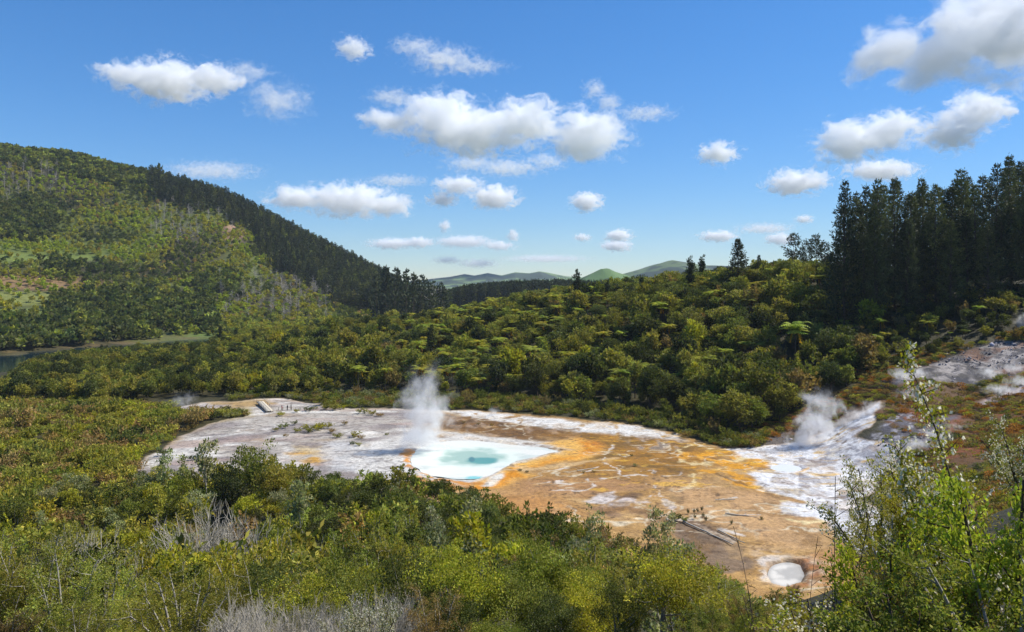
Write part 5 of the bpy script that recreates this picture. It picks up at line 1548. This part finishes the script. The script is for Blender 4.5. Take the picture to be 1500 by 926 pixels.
# ------------------------------------------------------------------ which plants stand as objects of their own, which belong to the mass
for i, it in enumerate(ITEMS):
    pr = PROTO[it['key']][it['var'] % len(PROTO[it['key']])]
    it['h'] = pr['h'] * it['s'] * it['sz']; it['r'] = pr['r'] * it['s']
    it['d'] = it['y']; it['px'], it['py'] = CX + F * it['x'] / it['y'], HY - F * (it['z'] - CZ) / it['y']
    it['top'] = it['py'] - F * it['h'] / it['d']
    it['vis'] = 0
BW, BH = 750, 463
ground_d = np.full((BH // 3 + 1, BW // 3 + 1), 1e9)
gpx, gpy = proj(GX, GY, GZ)
okg = (GY > 3) & (gpx >= 0) & (gpx < 1500) & (gpy >= 0) & (gpy < 926)
np.minimum.at(ground_d, ((gpy[okg] / 6).astype(int), (gpx[okg] / 6).astype(int)), GY[okg])
taken = np.zeros((BH, BW), bool)
for it in sorted(ITEMS, key=lambda t: t['d']):
    cx, cy = it['px'] / 2, (it['py'] + it['top'] * 1.0) / 4
    rx, ry = F * it['r'] / it['d'] / 2 * .85, max((it['py'] - it['top']) / 4 * .95, .6)
    x0, x1, y0, y1 = int(max(cx - rx, 0)), int(min(cx + rx + 1, BW)), int(max(cy - ry, 0)), int(min(cy + ry + 1, BH))
    if x1 <= x0 or y1 <= y0: continue
    yy, xx = np.mgrid[y0:y1, x0:x1]
    m = (((xx + .5 - cx) / max(rx, .6)) ** 2 + ((yy + .5 - cy) / ry) ** 2 <= 1.0) & ~taken[y0:y1, x0:x1]
    m &= ground_d[yy // 3, xx // 3] > it['d'] * .94 - 4
    it['vis'] = int(m.sum())
    taken[y0:y1, x0:x1] |= m
NOUN = {'tea_tree_shrub': ('tea tree shrub', 'shrub'), 'broadleaf_shrub': ('broadleaf shrub', 'shrub'), 'bare_shrub': ('bare twiggy shrub', 'shrub'), 'slender_tree': ('slender tree', 'tree'), 'low_shrub': ('low shrub', 'shrub'),
        'forest_tree': ('rounded tree', 'tree'), 'soft_tree': ('feathery tree', 'tree'), 'tree_fern': ('tree fern', 'tree fern'), 'edge_shrub': ('forest-edge shrub', 'shrub'), 'pine_tree': ('dark pine', 'pine'), 'young_pine': ('young pine', 'pine'),
        'scraggly_pine': ('scraggly pine', 'pine'), 'valley_pine': ('tall pine', 'pine'), 'bare_pine': ('bare pine', 'pine'), 'ridge_tree': ('ridge tree', 'tree'), 'narrow_tree': ('narrow tree', 'tree'), 'tall_bush': ('tall bush', 'bush'),
        'sapling': ('sapling', 'sapling'), 'flowering_shrub': ('flowering shrub', 'shrub'), 'leafy_shrub': ('leafy shrub', 'shrub'), 'twiggy_sapling': ('twiggy sapling', 'sapling'), 'cushion_shrub': ('small shrub', 'shrub'), 'dark_tuft': ('dark tuft', 'tuft'),
        'hill_pine': ('hill pine', 'pine'), 'dead_tree': ('grey leafless tree', 'tree')}
CAP = {'tea_tree_shrub': 300, 'broadleaf_shrub': 260, 'bare_shrub': 90, 'slender_tree': 60, 'low_shrub': 300, 'forest_tree': 300, 'soft_tree': 240, 'tree_fern': 300, 'edge_shrub': 200, 'hill_pine': 220, 'dead_tree': 160}
MASS_ONLY = {'heath_mound', 'hill_bush', 'dark_tree', 'plantation_pine'}
single = []
for kind in sorted({t['kind'] for t in ITEMS}):
    if kind in MASS_ONLY: continue
    c = [t for t in ITEMS if t['kind'] == kind and (t['vis'] >= 3 or (t['keep'] and t['vis'] > 0 and t.get('label')))]
    c.sort(key=lambda t: (-bool(t.get('label')), -t['vis']))
    single += c[:CAP.get(kind, 300)]
ids = {id(t) for t in single}
mass = [t for t in ITEMS if id(t) not in ids]
_rm = np.random.RandomState(2)
# plants wholly behind others: fewer of them, and coarser ones
mass = [t for t in mass if not (t['vis'] == 0 and t['d'] < 40 and t['zone'] in ('slope', 'near_right'))]
mass = [t for t in mass if not (t['vis'] == 0 and t['zone'] in ('forest', 'river', 'hill', 'plantation', 'near_right', 'slope') and _rm.rand() < .55)]
COARSE = {'tea_near': 'tea_far', 'tea_mid': 'tea_far', 'broad_near': 'broad_far', 'broad_mid': 'broad_far', 'leafy_near': 'broad_far', 'flower_near': 'broad_far', 'spire_mid': 'broad_far'}
for t in mass:
    if t['vis'] < 6 and t['key'] in COARSE and t['d'] > 40:
        k0, k1 = t['key'], COARSE[t['key']]
        g = PROTO[k0][t['var'] % len(PROTO[k0])]['h'] / PROTO[k1][0]['h']
        t['key'], t['s'] = k1, t['s'] * g
print('plants', len(ITEMS), 'single', len(single), 'mass', len(mass))

# --- labels
def size_word(t, pool):
    hs = sorted(u['h'] for u in pool)
    return 'tall' if t['h'] > hs[len(hs) // 2] else 'low'


SLOPE_COL = [(140, 'far left'), (225, 'below the open scrub'), (330, 'left of the tallest bush'), (450, 'under the tallest bush'), (600, 'below the steam plume'), (720, 'below the turquoise pool'), (830, 'below the orange rim'), (950, 'below the tan flat'), (1090, 'near the fallen log'), (1210, 'by the small grey pool'), (1330, 'below the white vent'), (1420, 'below the flowering spray'), (9999, 'at the right edge')]
FOREST_COL = [(60, 'at the far left'), (140, 'by the river bend'), (220, 'beyond the scrub'), (300, 'left of the boardwalk'), (380, 'behind the boardwalk'), (450, 'behind the two people'), (520, 'right of the people'), (590, 'left of the steam plume'), (660, 'behind the steam plume'), (740, 'above the turquoise pool'), (820, 'above the white strip'), (900, 'below the grassy knoll'), (980, 'above the tan flat'), (1060, 'above the white vent'), (1140, 'below the young pine'), (1220, 'above the right steam'), (1300, 'below the left pines'), (1400, 'above the grey scree'), (9999, 'below the right pines')]
HILL_COL = [(60, 'at the left edge'), (120, 'on the left hillside'), (180, 'above the dark woods'), (240, 'below the ridge tree'), (300, 'right of the ridge tree'), (360, 'mid hillside'), (420, 'on the right shoulder'), (480, 'down the right shoulder'), (540, 'low on the shoulder'), (9999, 'at the hill foot')]


def col_of(px, table):
    for lim, w in table:
        if px < lim: return w


def place(t):
    z = t['zone']
    if z in ('slope', 'bottom', 'near_right'):
        row = 'bottom edge' if t['top'] > 850 else 'lower slope' if t['d'] < 36 else 'mid slope' if t['d'] < 80 else 'terrace edge'
        return row, col_of(t['px'], SLOPE_COL)
    if z == 'flat':
        return ('near' if t['py'] > 660 else 'middle' if t['py'] > 622 else 'far') + ' scrub flat', 'by the white sinter' if t['px'] > 215 else 'inner side' if t['px'] > 110 else 'left side'
    if z in ('forest', 'river', 'under_pines'):
        up = t['top'] - line_y(t['px'], MID_TOP if z != 'river' else RIV_TOP)
        return ('on the skyline' if z == 'forest' and up < 14 else 'front rank' if t['d'] < (235 if t['px'] > 700 else 262) else 'upper forest' if up < 50 else 'middle forest'), col_of(t['px'], FOREST_COL)
    if z == 'hill':
        up = t['top'] - line_y(t['px'], HILLP_TOP)
        return ('along the ridge' if up < 16 else 'upper hill' if up < 60 else 'middle hill' if up < 120 else 'lower hill'), col_of(t['px'], HILL_COL)
    if z == 'pines':
        return ('front of pine stand' if t['top'] > 285 else 'top of pine stand'), ('left third' if t['px'] < 1310 else 'middle third' if t['px'] < 1400 else 'right third')
    if z == 'valley':
        return 'hill foot group', 'left half' if t['px'] < 605 else 'right half'
    if z == 'terrace':
        if t['kind'] == 'dark_tuft': return 'on the tan flat', 'near the fallen log' if t['px'] < 1060 else 'right of the log'
        return ('on the grey sinter' if t['px'] < 600 else 'on the tan flat'), ('by the boardwalk' if t['px'] < 440 and t['py'] < 612 else 'far side' if t['py'] < 613 else 'middle' if t['py'] < 660 else 'near side')
    return '', ''


GROUPS = {'slope': 'shrubs covering the slope below the viewpoint', 'bottom': 'bare and flowering shrubs at the bottom edge', 'near_right': 'bushes close by at the lower right', 'flat': 'low scrub on the flat left of the terrace', 'forest': 'trees of the forest behind the terrace', 'river': 'trees between the scrub and the river',
          'under_pines': 'trees under the pine stand', 'pines': 'pines on the right hand ridge', 'valley': 'tall pines at the foot of the hill', 'hill': 'trees on the hill across the river', 'terrace': 'small plants dotted over the terrace'}
ORD = ['leftmost', 'second from left', 'third from left', 'fourth from left', 'fifth from left', 'sixth from left', 'seventh from left', 'eighth from left', 'ninth from left', 'tenth from left', 'eleventh from left', 'twelfth from left']
bykind = {}
for t in single: bykind.setdefault((t['kind'], t['zone']), []).append(t)
classes = {}
for t in single:
    if t.get('label'): continue
    noun = NOUN[t['kind']][0]
    a, b = place(t)
    tint = '' if t['tint'] == 'grey' or t['kind'] in ('pine_tree', 'bare_shrub', 'dark_tuft') else t['tint'].replace(' ', '-')
    classes.setdefault(' '.join(f"{size_word(t, bykind[(t['kind'], t['zone'])])} {tint} {noun}, {a}, {b}".split()), []).append(t)
for lab, ts in classes.items():
    ts.sort(key=lambda t: t['px'])
    n = len(ts)
    for k, t in enumerate(ts):
        t['label'] = lab if n == 1 else f"{lab}, {'rightmost' if k == n - 1 else ORD[k]}" if n <= 12 else lab + ' among its like'

# --- build the single ones
WHITE4 = (1.0, 1.0, 1.0, 1.0)
PARTN = {'pine_tree': ('crown', 'trunk', 'flower'), 'young_pine': ('crown', 'trunk', 'flower'), 'scraggly_pine': ('crown', 'trunk', 'flower'), 'tree_fern': ('fronds', 'trunk', 'flower'), 'narrow_tree': ('crown', 'trunk', 'flower'), 'tall_bush': ('crown', 'trunk', 'flower'), 'slender_tree': ('crown', 'trunk', 'flower'), 'sapling': ('crown', 'trunk', 'flower')}
for t in single:
    pr = PROTO[t['key']][t['var'] % len(PROTO[t['key']])]
    split = t['kind'] in ('pine_tree', 'young_pine', 'scraggly_pine', 'narrow_tree', 'tall_bush', 'sapling') or (t['kind'] == 'tree_fern' and t['vis'] > 60) or t['zone'] in ('slope', 'bottom', 'near_right') and t['d'] < 95
    cat = NOUN[t['kind']][1]
    col4 = (*[float(c) for c in t['col']], 1.0)
    parts = part_meshes(pr, PARTN.get(t['kind'], ('foliage', 'branches', 'flowers'))) if split else []
    if len(parts) > 1:
        o = bpy.data.objects.new(t['kind'], None); o.empty_display_size = .3
        COL.objects.link(o)
        for nm, me in parts:
            c = bpy.data.objects.new(nm, me); c.parent = o; c.color = col4
            COL.objects.link(c)
    else:
        o = bpy.data.objects.new(t['kind'], whole_mesh(pr, t['kind']))
        o.color = col4
        COL.objects.link(o)
    o.location = (t['x'], t['y'], t['z']); o.rotation_euler = (0, 0, t['rot']); o.scale = (t['s'], t['s'], t['s'] * t['sz'])
    tag(o, t['label'], cat, t.get('group') or GROUPS[t['zone']])

# --- and the mass of what nobody could count
MASSN = {'slope': ('slope_undergrowth', 'tangle of further shrubs filling the slope below the viewpoint', 'undergrowth'), 'bottom': ('bottom_undergrowth', 'further bare twigs at the bottom edge', 'undergrowth'), 'near_right': ('corner_undergrowth', 'further leafy twigs filling the lower right corner', 'undergrowth'),
         'flat': ('scrub_cover', 'low olive scrub covering the flat left of the terrace', 'scrub'), 'forest': ('forest_canopy', 'dense green bush canopy filling the slope behind the terrace', 'forest'), 'river': ('riverside_woods', 'dark woods between the scrub flat and the river', 'forest'),
         'under_pines': ('shaded_undergrowth', 'shaded bush under the dark pines', 'undergrowth'), 'pines': ('pine_foliage', 'further pines deep in the dark stand', 'forest'), 'valley': ('valley_woods', 'further pines at the hill foot', 'forest'), 'hill': ('hill_forest', 'mixed green bush and dark woods covering the hill across the river', 'forest'),
         'heath': ('heath_vegetation', 'orange brown and olive heath covering the steaming slope', 'heath'), 'plantation': ('plantation_woods', 'far dark pine plantation closing the valley', 'forest'), 'terrace': ('terrace_vegetation', 'specks of low growth on the terrace', 'ground cover')}
for zone in sorted({t['zone'] for t in mass}):
    ts = [t for t in mass if t['zone'] == zone]
    groups = {}
    for t in ts: groups.setdefault((t['key'], t['var'] % len(PROTO[t['key']])), []).append(t)
    Vs, Fs, Cs, Ms, mats, base = [], [], [], [], [], 0
    for (key, var), g in groups.items():
        pr = PROTO[key][var]
        for m in pr['mats']:
            if m not in mats: mats.append(m)
        lut = np.array([mats.index(m) for m in pr['mats']])
        n = len(g)
        ro = np.array([t['rot'] for t in g]); s = np.array([t['s'] for t in g]); sz = np.array([t['sz'] for t in g]) * s
        co, si = np.cos(ro), np.sin(ro)
        v = pr['v']
        x = (v[None, :, 0] * co[:, None] - v[None, :, 1] * si[:, None]) * s[:, None] + np.array([t['x'] for t in g])[:, None]
        y = (v[None, :, 0] * si[:, None] + v[None, :, 1] * co[:, None]) * s[:, None] + np.array([t['y'] for t in g])[:, None]
        z = v[None, :, 2] * sz[:, None] + np.array([t['z'] for t in g])[:, None]
        Vs.append(np.stack([x, y, z], -1).reshape(-1, 3).astype(np.float32))
        Fs.append((pr['f'][None] + (np.arange(n) * len(v))[:, None, None] + base).reshape(-1, 4).astype(np.int32))
        Cs.append((pr['c'][None] * np.array([t['col'] for t in g])[:, None, :]).reshape(-1, 3).astype(np.float32))
        Ms.append(np.tile(lut[pr['m']], n))
        base += n * len(v)
    nm, lab, cat = MASSN[zone]
    me = npmesh(nm, np.concatenate(Vs), np.concatenate(Fs), mats, np.concatenate(Cs), np.concatenate(Ms))
    del Vs, Fs, Cs, Ms
    o = mobj(nm, me)
    tag(o, lab, cat, None, 'stuff')
    print(zone, len(ts), len(me.polygons))
# ------------------------------------------------------------------ made things: boardwalk, rope fence, people, fallen logs
def boxes(name, bl, mat, parent=None):
    """one mesh of oriented boxes: (centre, x axis, y axis, z axis half vectors)"""
    vs, fs = [], []
    for c, ax, ay, az in bl:
        c, ax, ay, az = map(np.array, (c, ax, ay, az)); b = len(vs)
        for sz in (-1, 1):
            for sx, sy in ((-1, -1), (1, -1), (1, 1), (-1, 1)):
                vs.append(c + ax * sx + ay * sy + az * sz)
        fs += [[b + i for i in f] for f in ((3, 2, 1, 0), (4, 5, 6, 7), (0, 1, 5, 4), (1, 2, 6, 5), (2, 3, 7, 6), (3, 0, 4, 7))]
    return mobj(name, npmesh(name, np.array(vs), np.array(fs), (mat,)), parent)


M_DECK = mat_plain('weathered_timber', (.52, .46, .36), .8, .2, 5)
M_POST = mat_plain('grey_timber', (.17, .14, .11), .85, .25, 5)
A0, B0 = np.array([-81.9, 233.0, .95]), np.array([-73.9, 218.6, .42])
dv = B0 - A0; ln = np.linalg.norm(dv); u = dv / ln; sdv = np.array([u[1], -u[0], 0]); sdv /= np.linalg.norm(sdv); up = np.array([0, 0, 1.0])
bw = bpy.data.objects.new('boardwalk', None); COL.objects.link(bw); bw.location = tuple((A0 + B0) / 2 * [1, 1, 0])
tag(bw, 'weathered wooden boardwalk ramp at the far left of the terrace', 'boardwalk')
o0 = np.array(bw.location)
nb = int(ln / .2)
boxes('deck', [(A0 + dv * (k + .5) / nb - o0, u * .09, sdv * 1.05, up * .03) for k in range(nb)], M_DECK, bw)
for sg in (-1, 1):
    boxes('bearer', [((A0 + B0) / 2 + sdv * sg * .9 - up * .18 - o0, u * ln / 2, sdv * .06, up * .14)], M_POST, bw)
    for k in range(6):
        c = A0 + dv * (k + .3) / 5.6 + sdv * sg * 1.15
        boxes('post', [(c - o0 + up * (.5 - c[2] * .5 - .15), u * .05, sdv * .05, up * (.55 + c[2] * .5 + .15))], M_POST, bw)
    if sg < 0:
        boxes('handrail', [((A0 + B0) / 2 + sdv * sg * 1.15 + up * 1.02 - o0, u * ln / 2, sdv * .05, up * .04)], M_DECK, bw)
fence = bpy.data.objects.new('rope_fence', None); COL.objects.link(fence); fence.location = (-72.5, 222.6, 0)
tag(fence, 'low post and rope fence leading right from the boardwalk past the people', 'fence')
for k in range(7):
    boxes('post', [((k * 1.35, .2 * math.sin(k), .45), (.05, 0, 0), (0, .05, 0), (0, 0, .5))], M_POST, fence)
boxes('rope', [((k * 1.35 + .675, .2 * (math.sin(k) + math.sin(k + 1)) / 2, .72), (.675, .1 * (math.sin(k + 1) - math.sin(k)), 0), (0, .018, 0), (0, 0, .018)) for k in range(6)], M_DECK, fence)

M_SKIN = mat_plain('skin', (.45, .28, .2), .6, .08, 3)
M_RED = mat_plain('red_cloth', (.42, .06, .07), .8, .15, 8)
M_DARKC = mat_plain('dark_cloth', (.018, .02, .026), .8, .2, 8)
M_HAIR = mat_plain('dark_hair', (.03, .02, .015), .6, .2, 12)


def person(x, y, face, label, top, low, stride=.16, lean=0.05):
    bm = bmesh.new()
    sk = bm.verts.layers.skin.verify()
    ids = {}
    J = [('pel', (0, 0, .95), .15), ('waist', (0, lean * .4, 1.12), .135), ('chest', (0, lean, 1.36), .16), ('neck', (0, lean * 1.1, 1.50), .06), ('head0', (0, lean * 1.3 + .01, 1.58), .085), ('head1', (0, lean * 1.4 + .02, 1.68), .10), ('head2', (0, lean * 1.4, 1.75), .06)]
    for s, n in ((-1, 'l'), (1, 'r')):
        st = stride * s
        J += [('hip' + n, (.10 * s, 0, .90), .105), ('knee' + n, (.11 * s, st * .5 + .03, .50), .072), ('ank' + n, (.11 * s, st, .09), .048), ('toe' + n, (.12 * s, st + .17, .045), .04),
              ('sho' + n, (.19 * s, lean, 1.43), .07), ('elb' + n, (.25 * s, lean - .03 - st * .3, 1.16), .05), ('wri' + n, (.25 * s, lean + .08 - st * .4, .94), .034), ('han' + n, (.25 * s, lean + .11 - st * .4, .84), .035)]
    for n, c, rr in J:
        v = bm.verts.new(c); v[sk].radius = (rr, rr * (.8 if n in ('pel', 'waist', 'chest') else 1)); v[sk].use_root = n == 'pel'; ids[n] = v
    E = [('pel', 'waist'), ('waist', 'chest'), ('chest', 'neck'), ('neck', 'head0'), ('head0', 'head1'), ('head1', 'head2')]
    for n in 'lr':
        E += [('pel', 'hip' + n), ('hip' + n, 'knee' + n), ('knee' + n, 'ank' + n), ('ank' + n, 'toe' + n), ('chest', 'sho' + n), ('sho' + n, 'elb' + n), ('elb' + n, 'wri' + n), ('wri' + n, 'han' + n)]
    for a, b in E: bm.edges.new((ids[a], ids[b]))
    me = bpy.data.meshes.new('p'); bm.to_mesh(me); bm.free()
    t = bpy.data.objects.new('tmp', me); COL.objects.link(t)
    t.modifiers.new('s', 'SKIN'); sb = t.modifiers.new('u', 'SUBSURF'); sb.levels = sb.render_levels = 2
    m2 = bpy.data.meshes.new_from_object(t.evaluated_get(bpy.context.evaluated_depsgraph_get()))
    bpy.data.objects.remove(t)
    m2.name = 'person'; m2.materials.clear()
    for m in (M_SKIN, top, low): m2.materials.append(m)
    for p in m2.polygons:
        c = p.center
        p.material_index = 0 if c.z > 1.50 or (abs(c.x) > .17 and c.z < .93) else 1 if c.z > .95 else 2
        p.use_smooth = True
    o = mobj('person', m2); o.location = (x, y, float(H(x, y)[0])); o.rotation_euler = (0, 0, face)
    hb = bmesh.new(); bmesh.ops.create_uvsphere(hb, u_segments=12, v_segments=8, radius=.118)
    for v in hb.verts: v.co = Vector((v.co.x, v.co.y * 1.1 + lean * 1.4 - .015, max(v.co.z, -.05 - .03 * (v.co.y < 0)) + 1.705))
    hm = bpy.data.meshes.new('hair'); hb.to_mesh(hm); hb.free(); hm.materials.append(M_HAIR)
    mobj('hair', hm, o)
    tag(o, label, 'person', 'visitors on the far terrace')


person(-71.0, 221.3, 2.4, 'person in red top and dark trousers walking beside the rope fence', M_RED, M_DARKC, .2)
person(-69.6, 222.0, -.5, 'person in all dark clothing standing right of the one in red', M_DARKC, M_DARKC, .08)
person(-68.9, 223.4, -.9, 'farther person in dark clothing half hidden right of the other two', M_DARKC, M_DARKC, .1)


def log(px0, py0, px1, py1, r0, r1, label, stubs=4, seed=1):
    a = np.array([(px0 - CX) / F * (CZ * F / (py0 - HY)), CZ * F / (py0 - HY), r0 * .7]); b = np.array([(px1 - CX) / F * (CZ * F / (py1 - HY)), CZ * F / (py1 - HY), r1 * .7])
    p = Plant(seed); t = np.linspace(0, 1, 9)[:, None]
    pts = a + (b - a) * t + p.r.normal(0, .06, (9, 3)) * [1, 1, .3] - a
    p.tube(pts, r0, r1, 8)
    for k in range(stubs):
        o = pts[1 + 2 * k % 8]; p.tube(np.stack([o, o + p.r.normal(0, .5, 3) * [1, 1, 0] + [0, 0, p.r.uniform(.2, .6)]]), r1 * .5, r1 * .2, 4)
    lv, lc, wv, wf, fv = p.arr()
    o = mobj('fallen_log', npmesh('fallen_log', wv, wf, (M_PALE,))); o.location = tuple(a)
    tag(o, label, 'log', 'fallen trunks lying on the terrace')


log(1000, 764, 1074, 798, .15, .09, 'long grey fallen trunk lying on the dark patch of the tan flat', 3, 3)
log(1052, 777, 1090, 796, .12, .07, 'thinner fallen trunk lying just right of the long one', 2, 4)
log(1062, 753, 1112, 758, .13, .06, 'pale fallen trunk lying across the tan flat above the small grey pool', 3, 5)
log(1048, 733, 1076, 732, .12, .08, 'short bleached trunk on the tan flat below the yellow streaks', 1, 6)
log(845, 690, 872, 686, .12, .07, 'bleached broken branch on the brown flat right of the pool rim', 2, 7)

# --- rocks of the scree and of the banks: nobody could count them
rk = np.random.RandomState(12)
bm = bmesh.new(); bmesh.ops.create_icosphere(bm, subdivisions=1, radius=1)
iv = np.array([v.co[:] for v in bm.verts]); jf = np.array([[v.index for v in f.verts] for f in bm.faces]); bm.free()
X = rk.uniform(45, 150, 9000); Y = rk.uniform(135, 225, 9000); Z = H(X, Y); px, py = proj(X, Y, Z)
sc = poly_sd(px, py, SCREE)
bk = np.minimum(poly_sd(px, py, [(1270, 640), (1300, 610), (1340, 605), (1350, 640), (1330, 665), (1290, 655)]), line_d(px, py, [(1080, 652), (1140, 646), (1180, 630), (1205, 612)]) - 12)
ok = (sc < 8) | ((bk < 6) & (rk.rand(len(X)) < .7))
X, Y, Z = X[ok], Y[ok], Z[ok]; n = len(X)
s = rk.lognormal(-2.2, .55, n)[:, None, None]
v = iv[None] * (1 + .35 * rk.normal(size=(n, len(iv), 1))) * s * rk.uniform(.6, 1.3, (n, 1, 3)) + np.stack([X, Y, Z], 1)[:, None]
cc = np.repeat(lin((120, 116, 122)) * rk.lognormal(0, .55, (n, 1)), len(iv), 0)
rm = npmesh('loose_rocks', v.reshape(-1, 3), (jf[None] + (np.arange(n) * len(iv))[:, None, None]).reshape(-1, 3), (M_GROUND,), np.clip(cc, .02, .7))
tag(mobj('loose_rocks', rm), 'loose grey rocks strewn over the scree and the dark banks', 'rocks', kind='stuff')
